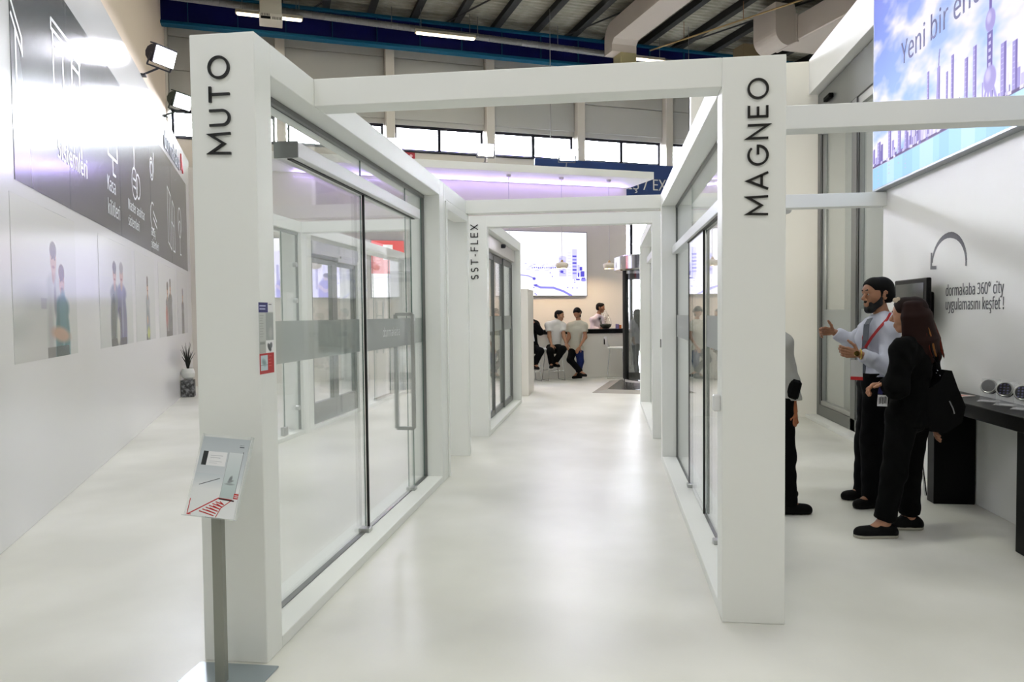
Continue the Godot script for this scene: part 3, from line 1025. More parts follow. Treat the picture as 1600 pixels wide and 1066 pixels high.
func row_two() -> void:
	# second row of frames, seen through the glass at the left
	var st: SurfaceTool
	var o := frame("white frame with hinged glass in the second row, seen through the left front frame", -4.13, -3.84, 7.3, 9.14, 0.15, 0.16)
	var gx := -3.90
	pane(o, gx, 0.062, 2.55, 7.46, 8.52, "fixed_pane")
	var leaf := pane(o, gx, 0.075, 2.55, 8.53, 8.97, "fixed_pane")
	for y in [0.35, 1.7, 2.15]:
		st = S()
		tube(st, [Vector3(gx + 0.005, y, -8.86), Vector3(gx + 0.05, y, -8.86)], 0.03, 14)
		obj("fitting", st, M.alu, leaf)
	st = S()
	bd(st, gx - 0.02, gx + 0.03, 0.06, 0.16, 8.45, 8.56, 0.004)
	obj("fitting", st, M.alu, leaf)
	st = S()
	bd(st, gx - 0.02, gx + 0.02, 2.53, 2.563, 7.45, 8.98, 0)
	bd(st, gx - 0.015, gx + 0.015, 0.06, 2.53, 8.965, 8.98, 0)
	obj("glazing_channel", st, M.alud, o)
	# aluminium double door
	o = frame("white frame of the grey metal double door in the second row", -4.13, -3.84, 9.145, 11.40, 0.155, 0.30)
	st = S()
	bd(st, gx - 0.03, gx + 0.08, 2.33, 2.5, 9.3, 11.1, 0.004)
	hd_closer(st, gx)
	obj("door_closer_header", st, M.alu, o)
	for k in [[9.3, 10.2], [10.2, 11.1]]:
		st = S()
		bd(st, gx - 0.03, gx + 0.03, 0.06, 0.34, k[0], k[1], 0.003)
		bd(st, gx - 0.03, gx + 0.03, 2.22, 2.33, k[0], k[1], 0.003)
		bd(st, gx - 0.03, gx + 0.03, 0.34, 2.22, k[0], k[0] + 0.1, 0.003)
		bd(st, gx - 0.03, gx + 0.03, 0.34, 2.22, k[1] - 0.1, k[1], 0.003)
		var lf := obj("door_leaf", st, M.alud, o, "grey metal framed door leaf")
		st = S()
		bd(st, gx - 0.004, gx + 0.004, 0.34, 2.22, k[0] + 0.1, k[1] - 0.1, 0)
		obj("pane", st, M.glass, lf)
		st = S()
		bd(st, gx + 0.03, gx + 0.032, 0.34, 2.22, k[1] - 0.112, k[1] - 0.1, 0)
		obj("seal", st, M.seal, lf)
	o = frame("white frame with a glass door and two bar handles, farthest in the second row", -4.13, -3.84, 11.405, 14.0, 0.15, 0.2)
	leaf = pane(o, gx, 0.075, 2.5, 12.05, 12.95, "glass_leaf")
	st = S()
	for x in [gx - 0.06, gx + 0.06]:
		tube(st, [Vector3(x, 0.85, -12.4), Vector3(x, 1.75, -12.4)], 0.016, 10)
	for y in [1.1, 1.5]:
		tube(st, [Vector3(gx - 0.06, y, -12.4), Vector3(gx + 0.06, y, -12.4)], 0.01, 8)
	obj("bar_handle", st, M.alu, leaf)
	st = S()
	bd(st, gx - 0.03, gx + 0.04, 0.056, 0.1, 12.05, 12.95, 0.01)
	obj("patch_fitting", st, M.chrome, leaf)
	pane(o, gx, 0.062, 2.5, 12.97, 13.8, "fixed_pane")

func hd_closer(st: SurfaceTool, gx: float) -> void:
	bd(st, gx + 0.08, gx + 0.13, 2.26, 2.32, 10.1, 10.9, 0.004)
	bd(st, gx + 0.08, gx + 0.1, 2.3, 2.36, 10.3, 10.4, 0.004)

# ------------------------------------------------------------------ things on the stand
func props() -> void:
	brochure_stand()
	post_notice()
	screens()
	bar()
	right_side()
	revolving_door()
	planter()

func brochure_stand() -> void:
	var o := thing("brochure_stand", "grey pole stand with a tilted clear tray of brochures before the left front post", "stand", P(-1.575, 0, 2.80))
	var st := S()
	bd(st, -1.76, -1.40, 0.0, 0.008, 2.62, 2.955, 0.003)
	obj("base_plate", st, mat(Color(0.62, 0.66, 0.68), 0.35, 0.6), o)
	st = S()
	bd(st, -1.597, -1.553, 0.008, 0.80, 2.785, 2.815, 0.002)
	obj("pole", st, mat(Color(0.56, 0.565, 0.53), 0.4, 0.3), o)
	# tray plane: right, up along the slope, out
	var T := tray_frame()
	st = S()
	bxt(st, T * Transform3D(Basis.IDENTITY, Vector3(0, 0, -0.004)), Vector3(0.226, 0.335, 0.004), 0.001)
	bxt(st, T * Transform3D(Basis.IDENTITY, Vector3(0, -0.166, 0.012)), Vector3(0.226, 0.004, 0.032), 0.001)
	bxt(st, T * Transform3D(Basis.IDENTITY, Vector3(0.111, 0, 0.008)), Vector3(0.004, 0.335, 0.024), 0.001)
	bxt(st, T * Transform3D(Basis.IDENTITY, Vector3(-0.111, 0, 0.004)), Vector3(0.004, 0.335, 0.016), 0.001)
	obj("tray", st, glass(Color(0.9, 0.93, 0.93), 0.12), o, "clear acrylic tray")
	st = S()
	bxt(st, T * Transform3D(Basis.IDENTITY, Vector3(0.0, -0.12, -0.02)), Vector3(0.07, 0.09, 0.028), 0.004)
	obj("bracket", st, M.alud, o)
	# brochure
	var b := thing("brochure", "white and grey brochure with a red zigzag lying in the clear tray", "brochure", T.origin)
	st = S()
	bxt(st, T * Transform3D(Basis.IDENTITY, Vector3(0, -0.004, 0.003)), Vector3(0.212, 0.318, 0.008), 0.001)
	obj("pages", st, M.paper, b)
	var im := canvas(424, 640, Color(0.93, 0.935, 0.94))
	for y in range(0, 300):
		im.fill_rect(Rect2i(0, y, 424, 1), Color(0.72, 0.75, 0.77).lerp(Color(0.82, 0.84, 0.86), y / 300.0))
	for y in range(300, 420):
		im.fill_rect(Rect2i(0, y, 424, 1), Color(0.80, 0.83, 0.85).lerp(Color(0.93, 0.935, 0.94), (y - 300) / 120.0))
	block(im, 30, 118, 44, 115, Color(0.13, 0.14, 0.15))
	block(im, 74, 118, 170, 115, Color(0.93, 0.93, 0.94))
	block(im, 100, 148, 110, 4, Color(0.72, 0.73, 0.75))
	block(im, 100, 166, 90, 4, Color(0.72, 0.73, 0.75))
	block(im, 100, 196, 110, 3, Color(0.76, 0.77, 0.79))
	block(im, 100, 210, 70, 3, Color(0.76, 0.77, 0.79))
	block(im, 340, 50, 40, 3, Color(0.5, 0.52, 0.54))
	block(im, 340, 62, 40, 8, Color(0.36, 0.38, 0.4))
	block(im, 258, 115, 125, 370, Color(0.80, 0.84, 0.85))
	for y in range(115, 485):
		im.fill_rect(Rect2i(258, y, 125, 1), Color(0.86, 0.88, 0.89).lerp(Color(0.74, 0.80, 0.80), (y - 115) / 370.0))
	block(im, 380, 105, 6, 8, Color(0.15, 0.15, 0.15))
	line(im, [Vector2(384, 110), Vector2(384, 470)], 1.2, Color(0.3, 0.32, 0.33))
	line(im, [Vector2(258, 115), Vector2(258, 485)], 1.0, Color(0.6, 0.62, 0.63))
	line(im, [Vector2(56, 392), Vector2(224, 330)], 2.5, Color(0.28, 0.30, 0.33))
	dab(im, 318, 330, 13, 28, Color(0.52, 0.54, 0.55), 0.3, 0.3)
	dab(im, 318, 368, 38, 8, Color(0.62, 0.65, 0.66), 0.4)
	dab(im, 322, 346, 24, 10, Color(0.56, 0.58, 0.59), 0.4, -0.3)
	var red := Color(0.72, 0.06, 0.07)
	line(im, [Vector2(8, 510), Vector2(8, 632), Vector2(40, 632)], 3.0, red)
	line(im, [Vector2(14, 632), Vector2(250, 486), Vector2(370, 492)], 4.0, red)
	line(im, [Vector2(370, 492), Vector2(290, 560), Vector2(262, 634)], 3.0, red)
	line(im, [Vector2(258, 490), Vector2(385, 498)], 5.0, Color(0.2, 0.05, 0.05))
	for k in 6:
		var f := k / 6.0
		var ax := lerpf(110, 262, f)
		var ay := lerpf(600, 500, f)
		line(im, [Vector2(ax, ay), Vector2(ax + 130 - k * 12, ay + 26 - k * 2), Vector2(ax + 36, ay + 6 - k * 2)], 3.5, red)
	block(im, 378, 440, 40, 42, red)
	block(im, 384, 452, 30, 6, Color(0.93, 0.93, 0.93))
	block(im, 384, 466, 30, 6, Color(0.93, 0.93, 0.93))
	var z := 0.0075
	face("cover", T * Vector3(-0.106, -0.163, z), T * Vector3(0.106, -0.163, z), T * Vector3(0.106, 0.155, z), T * Vector3(-0.106, 0.155, z), T.basis.z, printed(im, 0.2), b)

func tray_frame() -> Transform3D:
	var c := P(-1.562, 0.855, 2.80)
	var right := Vector3(1, -0.06, 0.06).normalized()
	var up := Vector3(0.36, 0.86, -0.30)
	up = (up - right * up.dot(right)).normalized()
	var TT := Transform3D(Basis(right, up, right.cross(up)), c)
	return TT

func post_notice() -> void:
	var o := thing("notice_board", "narrow notice with blue top and red foot on the side of the MUTO post", "notice", P(-1.464, 1.41, 3.03))
	var x := -1.4645
	var st := S()
	bd(st, x, x + 0.003, 1.255, 1.562, 2.963, 3.100, 0)
	obj("board", st, M.paper, o)
	var im := canvas(140, 300, Color(0.74, 0.75, 0.73))
	block(im, 0, 0, 140, 40, Color(0.90, 0.90, 0.90))
	block(im, 0, 0, 88, 42, Color(0.07, 0.07, 0.40))
	for k in 2:
		block(im, 10, 12 + k * 13, 58 - k * 4, 5, Color(0.75, 0.76, 0.88))
	block(im, 96, 6, 30, 3, Color(0.4, 0.4, 0.4))
	block(im, 66, 44, 74, 118, Color(0.62, 0.64, 0.63))
	dab(im, 110, 130, 18, 22, Color(0.70, 0.71, 0.70), 0.5)
	for k in 9:
		block(im, 8, 54 + k * 11, 40 - (k * 7) % 16, 2, Color(0.60, 0.61, 0.59))
	block(im, 4, 162, 56, 50, Color(0.68, 0.69, 0.67))
	block(im, 8, 166, 46, 10, Color(0.55, 0.56, 0.54))
	block(im, 64, 160, 76, 54, Color(0.92, 0.92, 0.92))
	dab(im, 96, 190, 22, 12, Color(0.32, 0.33, 0.34), 0.2, 0.7)
	dab(im, 112, 182, 14, 12, Color(0.42, 0.43, 0.44), 0.2, -0.6)
	block(im, 0, 214, 140, 86, Color(0.72, 0.08, 0.10))
	block(im, 10, 222, 68, 64, Color(0.74, 0.80, 0.82))
	dab(im, 42, 252, 20, 12, Color(0.50, 0.58, 0.60), 0.5, 0.4)
	block(im, 10, 262, 68, 3, Color(0.55, 0.60, 0.62))
	for k in 4:
		block(im, 86, 226 + k * 14, 28, 2, Color(0.88, 0.45, 0.46))
	face("print", Vector3(x + 0.0034, 1.255, -2.963), Vector3(x + 0.0034, 1.255, -3.1), Vector3(x + 0.0034, 1.562, -3.1), Vector3(x + 0.0034, 1.562, -2.963), Vector3.RIGHT, printed(im, 0.3), o)

# light box on a hall-turned wall
func light_box(label: String, t0: float, t1: float, y0: float, y1: float, s: float, im: Image, e: float) -> Node3D:
	var o := thing("light_box", label, "light box", Vector3((t0 + t1) * 0.5, y0, -s), true)
	var st := S()
	bx(st, Vector3(t0 - 0.02, y0 - 0.02, -s), Vector3(t1 + 0.02, y1 + 0.02, -s + 0.09), 0.004)
	obj("case", st, mat(Color(0.55, 0.55, 0.56), 0.4, 0.5), o)
	var z := -s + 0.092
	face("lit_print", Vector3(t0, y0, z), Vector3(t1, y0, z), Vector3(t1, y1, z), Vector3(t0, y1, z), Vector3(0, 0, 1), printed(im, 0.4, e), o)
	var l := AreaLight3D.new()
	l.name = "light_box_light"
	l.area_size = Vector2(t1 - t0, y1 - y0)
	l.light_color = Color(0.93, 0.92, 1.0)
	l.light_energy = 0.12 * (t1 - t0) * (y1 - y0)
	l.area_range = 60.0
	l.area_attenuation = 2.0
	l.shadow_enabled = true
	l.position = Vector3(0, (y1 - y0) * 0.5, 0.12)
	l.rotation.y = PI
	o.add_child(l, true)
	return o

func screens() -> void:
	# the white city model
	var im := canvas(480, 336, Color(0.97, 0.97, 1.0))
	var v := Color(0.55, 0.53, 0.88)
	var v2 := Color(0.36, 0.33, 0.78)
	var v3 := Color(0.80, 0.79, 0.97)
	# x: 0..480 over t 5.20..7.62, y: 0..336 over y 3.55..1.96
	block(im, 330, 134, 40, 100, v3)
	dab(im, 350, 134, 20, 10, v3, 0.1)
	for k in 8:
		block(im, 332 + (k % 2) * 18, 140 + k * 11, 14, 3, v)
	block(im, 402, 88, 26, 160, v3)
	for k in 6:
		block(im, 403, 122 + k * 18, 22, 9, v if k % 2 else v2)
	block(im, 376, 100, 24, 150, Color(0.90, 0.90, 0.99))
	for k in 9:
		block(im, 378, 108 + k * 15, 20, 2, v3)
	block(im, 430, 170, 12, 60, v3)
	for q in [[442, 182, 14, 20], [446, 205, 22, 30], [338, 202, 16, 14], [452, 240, 20, 12], [432, 214, 8, 22], [422, 246, 20, 8]]:
		block(im, q[0], q[1], q[2], q[3], v2)
	dab(im, 462, 252, 14, 8, v, 0.3)
	for k in 26:
		var xx := 150.0 + (k * 37) % 178
		var yy := 166.0 + (k * 13) % 36
		block(im, xx, yy, 10 + (k * 5) % 14, 2 + k % 3, v3 if k % 3 else v)
	for k in 12:
		block(im, 186 + k * 11, 186 - (k % 3), 6, 7, v2 if k % 2 else v)
	line(im, [Vector2(60, 228), Vector2(120, 226), Vector2(165, 231), Vector2(196, 243)], 2.2, v)
	dab(im, 198, 246, 8, 7, v2, 0.3)
	line(im, [Vector2(200, 280), Vector2(232, 292), Vector2(300, 294), Vector2(352, 312), Vector2(396, 336)], 5.0, v)
	dab(im, 206, 280, 9, 5, v2, 0.3)
	for k in 12:
		var a := k / 11.0
		block(im, 180 + a * 110, 284 - a * 34, 5, 2, v3)
	for q in [[194, 290], [280, 212], [292, 232], [374, 290], [400, 292], [424, 292], [200, 322], [206, 328], [412, 250], [412, 262]]:
		block(im, q[0], q[1], 6, 6, v)
	light_box("bright light box with a white and violet model city on the bar wall", 5.20, 7.62, 1.96, 3.55, 17.46, im, 1.15)
	# people in violet tint
	im = canvas(480, 336, Color(0.90, 0.89, 1.0))
	for k in 9:
		block(im, k * 56, 0, 26, 336, Color(0.82, 0.81, 0.98))
	block(im, 0, 0, 480, 70, Color(0.95, 0.95, 1.0))
	for k in 7:
		block(im, 30 + k * 66, 80, 40, 120, Color(0.86, 0.85, 0.99))
		block(im, 44 + k * 66, 150, 12, 140, Color(0.62, 0.60, 0.84))
	for q in [[86, 0.42, 0.36], [300, 0.30, 0.28], [420, 0.46, 0.44]]:
		var c := Color(0.52, 0.50, 0.84)
		dab(im, q[0], 310, 46, 90, c, 0.12)
		dab(im, q[0], 226, 17, 22, Color(0.74, 0.66, 0.80), 0.12)
		dab(im, q[0], 208, 19, 13, Color(q[1], q[2], 0.50), 0.15)
		dab(im, q[0], 262, 40, 26, c, 0.2)
		line(im, [Vector2(q[0] - 40, 270), Vector2(q[0] - 10, 300), Vector2(q[0] + 30, 280)], 8, Color(0.72, 0.66, 0.84))
	dab(im, 240, 150, 34, 22, Color(0.60, 0.57, 0.58), 0.15)
	light_box("violet tinted light box with people, on the rear wall behind the second row of frames", -0.1, 1.95, 1.93, 3.25, 17.46, im, 1.6)
	# red and white one
	im = canvas(200, 336, Color(0.97, 0.97, 0.98))
	block(im, 0, 0, 200, 196, Color(0.85, 0.07, 0.14))
	block(im, 70, 24, 60, 90, Color(0.88, 0.90, 0.88))
	for k in 5:
		block(im, 12 + k * 6, 70 + k * 18, 26, 8, Color(0.93, 0.55, 0.56))
	block(im, 150, 296, 22, 20, Color(0.75, 0.1, 0.15))
	light_box("red and white light box on the rear wall, right of the violet people", 2.2, 2.96, 1.93, 3.25, 17.46, im, 1.5)
	# skyline on the right wall
	skyline()

func skyline() -> void:
	# d 8.05 (left) .. 3.55 (right), y 2.735 .. 4.75 ; 720 x 322
	var W := 720
	var Hh := 322
	var im := canvas(W, Hh, Color.WHITE)
	for y in Hh:
		for x in range(0, W, 2):
			var u := float(x) / W
			var w := float(y) / Hh
			var c := Color(0.50, 0.54, 0.90).lerp(Color(0.62, 0.74, 0.97), clampf(w * 1.6, 0, 1))
			c = c.lerp(Color(0.74, 0.82, 0.98), clampf(u * 1.2, 0, 0.7))
			im.fill_rect(Rect2i(x, y, 2, 1), c)
	var nz := FastNoiseLite.new()
	nz.seed = 3
	nz.frequency = 0.0065
	nz.fractal_octaves = 4
	for y in range(0, 292):
		for x in W:
			var a := nz.get_noise_2d(x * 0.8 + y * 0.9, y * 1.9 - x * 0.5)
			var k := clampf(a * 1.7 + 0.42 - 0.55 * exp(-((x - 40.0) * (x - 40.0) + (y - 60.0) * (y - 60.0)) / 12000.0) + 0.4 * float(y) / Hh, 0, 0.95)
			im.set_pixel(x, y, im.get_pixel(x, y).lerp(Color(0.97, 0.94, 0.99), k))
	block(im, 0, 288, W, 34, Color(0.68, 0.86, 0.98))
	for k in 24:
		block(im, (k * 61) % W, 288, 14 + (k * 7) % 22, 34, Color(0.76, 0.90, 1.0) if k % 2 else Color(0.64, 0.82, 0.98))
	var p1 := Color(0.66, 0.62, 0.86)
	var p2 := Color(0.48, 0.43, 0.70)
	var p3 := Color(0.80, 0.77, 0.93)
	var rng := RandomNumberGenerator.new()
	rng.seed = 8
	for k in 120:
		var x := rng.randi_range(0, W)
		var h := rng.randi_range(6, 30)
		var w := rng.randi_range(3, 9)
		block(im, x, 285 - h, w, h, [p1, p2, p3, Color(0.90, 0.88, 0.97)][k % 4])
	# towers at their own places: x = (8.05 - d) / 4.5 * 720, y = (4.75 - y) / 2.015 * 322
	for q in [[20, 250, 14, 36], [66, 236, 12, 50], [104, 228, 12, 56], [130, 240, 10, 46], [205, 196, 7, 88], [236, 200, 9, 84], [262, 214, 6, 70], [276, 198, 8, 86], [312, 214, 9, 70], [333, 207, 9, 78], [396, 226, 12, 60], [420, 232, 10, 52], [500, 200, 22, 86], [560, 220, 16, 66], [620, 196, 18, 90], [670, 226, 20, 60]]:
		block(im, q[0], q[1], q[2], q[3], p1)
		block(im, q[0] + q[2] * 0.6, q[1], q[2] * 0.4, q[3], p2)
		for r in 12:
			block(im, q[0] + 1, q[1] + 4 + r * 6, q[2] * 0.45, 1, p3)
	line(im, [Vector2(236, 240), Vector2(241, 186), Vector2(243, 178)], 1.0, p2)
	line(im, [Vector2(236, 240), Vector2(240, 200)], 2.4, p1)
	line(im, [Vector2(192, 284), Vector2(198, 240), Vector2(202, 284)], 2, p3)
	# broadcasting tower with two balls
	var tx := 372.0
	line(im, [Vector2(tx, 40), Vector2(tx, 120)], 1.6, p2)
	line(im, [Vector2(tx, 120), Vector2(tx, 180)], 2.6, p2)
	dab(im, tx, 190, 11, 13, p1, 0.08)
	dab(im, tx - 3, 186, 5, 6, p3, 0.4)
	block(im, tx - 6, 203, 12, 46, p2)
	for k in 5:
		block(im, tx - 3, 206 + k * 8, 5, 4, p3)
	dab(im, tx, 256, 14, 15, p1, 0.08)
	dab(im, tx - 4, 251, 6, 7, p3, 0.4)
	for k in [-16.0, -5.0, 5.0, 16.0]:
		line(im, [Vector2(tx + k * 0.4, 264), Vector2(tx + k, 284)], 2.0, p1)
	line(im, [Vector2(0, 285), Vector2(W, 286)], 1.6, Color(0.40, 0.34, 0.52))
	for k in 40:
		block(im, (k * 29) % W, 280 + k % 4, 8, 4, [Color(0.9, 0.88, 0.95), p2, p3][k % 3])
	var o := thing("light_box", "large blue light box with a skyline and a broadcasting tower high on the right wall", "light box", P(2.80, 2.735, 5.8))
	var st := S()
	bd(st, 2.715, 2.806, 2.715, 4.77, 3.53, 8.07, 0.004)
	obj("case", st, mat(Color(0.62, 0.64, 0.66), 0.4, 0.4), o)
	var x := 2.7135
	face("lit_print", Vector3(x, 2.735, -8.05), Vector3(x, 2.735, -3.55), Vector3(x, 4.75, -3.55), Vector3(x, 4.75, -8.05), Vector3.LEFT, printed(im, 0.4, 1.0), o)
	words("lettering", "Yeni bir endüstri", 0.20, Vector3(x - 0.003, 3.86, -7.33), Basis(Vector3(0, 0, 1), Vector3.UP, Vector3(-1, 0, 0)), mat(Color(0.25, 0.24, 0.50), 0.5), o, 0.002)
	var l := AreaLight3D.new()
	l.name = "light_box_light"
	l.area_size = Vector2(4.4, 1.9)
	l.light_color = Color(0.85, 0.88, 1.0)
	l.light_energy = 0.7
	l.area_range = 60.0
	l.area_attenuation = 2.0
	l.shadow_enabled = true
	l.position = Vector3(-0.1, 1.0, 0)
	l.rotation.y = PI / 2
	o.add_child(l, true)

func bar() -> void:
	var s := 15.96
	var o := thing("bar_counter", "long pale bar counter with a black top at the end of the aisle", "counter", Vector3(6.0, 0, -s - 0.3), true)
	var st := S()
	bx(st, Vector3(4.3, 0, -s - 0.6), Vector3(8.3, 1.03, -s), 0.004)
	obj("body", st, mat(Color(0.87, 0.855, 0.83), 0.45), o)
	st = S()
	bx(st, Vector3(4.27, 1.03, -s - 0.64), Vector3(8.33, 1.13, -s + 0.03), 0.005)
	obj("worktop", st, M.black, o)
	# stools: a pale shell on a wire base
	var spots := [[5.46, 15.62, 0.0], [6.02, 15.62, 0.0], [7.52, 15.5, -2.0]]
	var lb := ["white wire-legged bar stool under the man in the dark suit", "white wire-legged bar stool under the seated man in a white T-shirt", "white wire-legged bar stool standing empty beside the revolving door"]
	for i in 3:
		var q: Array = spots[i]
		var b := thing("bar_stool", lb[i], "stool", Vector3(q[0], 0, -q[1]), true, "white bar stools along the bar")
		b.rotation.y += q[2]
		org = Vector3.ZERO
		st = S()
		bx(st, Vector3(-0.2, 0.69, -0.19), Vector3(0.2, 0.73, 0.19), 0.018)
		var shell := obj("seat", st, mat(Color(0.9, 0.9, 0.9), 0.3), b)
		st = S()
		if i == 2:
			var pr := [Vector2(0.19, 0.70), Vector2(0.24, 0.80), Vector2(0.27, 0.96), Vector2(0.26, 0.96), Vector2(0.22, 0.80), Vector2(0.17, 0.73)]
			lathe(st, pr, Vector3(0, 0, 0), 10, Basis.IDENTITY, 0.9, 2.25)
			obj("backrest", st, mat(Color(0.9, 0.9, 0.9), 0.3), b)
			st = S()
			for k in 12:
				var a := TAU * k / 12
				var a2 := TAU * (k + 1) / 12
				tube(st, [Vector3(0.07 * cos(a), 0.85 + 0.06 * sin(a), 0.262), Vector3(0.07 * cos(a2), 0.85 + 0.06 * sin(a2), 0.262)], 0.014, 6)
			obj("grip_hole", st, M.black, b)
			st = S()
		for sx in [-1.0, 1.0]:
			tube(st, [Vector3(sx * 0.14, 0.69, 0.14), Vector3(sx * 0.2, 0.008, 0.2), Vector3(sx * 0.2, 0.008, -0.2), Vector3(sx * 0.14, 0.69, -0.14)], 0.009, 8)
		for sz in [-1.0, 1.0]:
			tube(st, [Vector3(-0.185, 0.22, sz * 0.185), Vector3(0.185, 0.22, sz * 0.185)], 0.008, 8)
		obj("wire_base", st, M.chrome, b)
	# pendant lamps
	var pl := ["cream pendant lamp hanging before the left part of the city light box", "cream pendant lamp hanging before the towers of the city light box", "cream pendant lamp hanging right of the city light box"]
	var pt := [5.28, 6.6, 7.84]
	for i in 3:
		var t: float = pt[i]
		var y := 2.63
		var p := thing("pendant_lamp", pl[i], "lamp", Vector3(t, y, -16.5), true, "cream pendant lamps over the bar")
		var c := Vector3(t, y, -16.5)
		st = S()
		lathe(st, [Vector2(0.02, 0.12), Vector2(0.07, 0.10), Vector2(0.13, 0.085), Vector2(0.155, 0.05), Vector2(0.15, 0.01), Vector2(0.12, -0.035), Vector2(0.11, -0.04), Vector2(0.10, -0.03), Vector2(0.14, 0.02)], c, 24)
		obj("shade", st, mat(Color(0.86, 0.82, 0.75), 0.4), p)
		st = S()
		lathe(st, [Vector2(0.0, 0.17), Vector2(0.02, 0.165), Vector2(0.035, 0.12), Vector2(0.06, 0.10)], c, 16)
		obj("cap", st, mat(Color(0.72, 0.58, 0.40), 0.4), p, "wooden cap")
		st = S()
		tube(st, [c + Vector3(0, 0.165, 0), Vector3(t, 4.73, -16.5)], 0.006, 6)
		lathe(st, [Vector2(0.0, 4.73 - y - 0.03), Vector2(0.05, 4.73 - y - 0.03), Vector2(0.06, 4.75 - y)], c, 14)
		obj("cord", st, mat(Color(0.75, 0.73, 0.75), 0.5), p)
		st = S()
		lathe(st, [Vector2(0.0, -0.045), Vector2(0.03, -0.035), Vector2(0.04, 0.0), Vector2(0.02, 0.03), Vector2(0, 0.035)], c, 12)
		obj("bulb", st, glow(Color(1, 0.9, 0.75), 6.0), p)
		var l := OmniLight3D.new()
		l.name = "bulb_light"
		l.light_color = Color(1, 0.88, 0.72)
		l.light_energy = 0.9
		l.light_size = 0.03
		l.omni_range = 40.0
		l.omni_attenuation = 2.0
		l.shadow_enabled = true
		p.add_child(l, true)
	# bowl with plants and white glass jug on the counter
	var g := thing("glass_terrarium", "drop-shaped glass terrarium with moss and white blossoms on the bar top", "terrarium", Vector3(7.62, 1.13, -16.25), true)
	var c2 := Vector3(7.62, 1.13, -16.25)
	st = S()
	lathe(st, [Vector2(0.07, 0.0), Vector2(0.13, 0.05), Vector2(0.155, 0.12), Vector2(0.14, 0.2), Vector2(0.09, 0.30), Vector2(0.035, 0.40), Vector2(0.02, 0.44)], c2, 24)
	obj("bowl", st, M.clear, g)
	st = S()
	lathe(st, [Vector2(0.0, 0.004), Vector2(0.07, 0.01), Vector2(0.125, 0.05), Vector2(0.145, 0.10), Vector2(0.10, 0.12), Vector2(0.0, 0.11)], c2, 20)
	obj("moss", st, mat(Color(0.13, 0.15, 0.07), 0.9), g)
	var rng := RandomNumberGenerator.new()
	rng.seed = 4
	var bm := mat(Color(0.78, 0.72, 0.68), 0.7)
	for k in 9:
		st = S()
		var a := rng.randf() * TAU
		var r := rng.randf() * 0.08
		var q := c2 + Vector3(cos(a) * r, 0.14 + rng.randf() * 0.2, sin(a) * r)
		tube(st, [c2 + Vector3(cos(a) * r * 0.6, 0.1, sin(a) * r * 0.6), q], 0.004, 5)
		lathe(st, [Vector2(0, 0.02), Vector2(0.02, 0.01), Vector2(0.02, -0.01), Vector2(0, -0.02)], q, 8)
		obj("blossom", st, bm, g)
	var cp := thing("snack_carton", "small orange and violet carton on the bar top beside the terrarium", "carton", Vector3(7.93, 1.13, -16.2), true)
	st = S()
	bx(st, Vector3(7.88, 1.13, -16.25), Vector3(7.93, 1.24, -16.15), 0.003)
	obj("body", st, mat(Color(0.55, 0.5, 0.7), 0.5), cp)
	st = S()
	bx(st, Vector3(7.932, 1.13, -16.25), Vector3(7.99, 1.22, -16.15), 0.003)
	obj("flap", st, mat(Color(0.85, 0.45, 0.15), 0.5), cp)

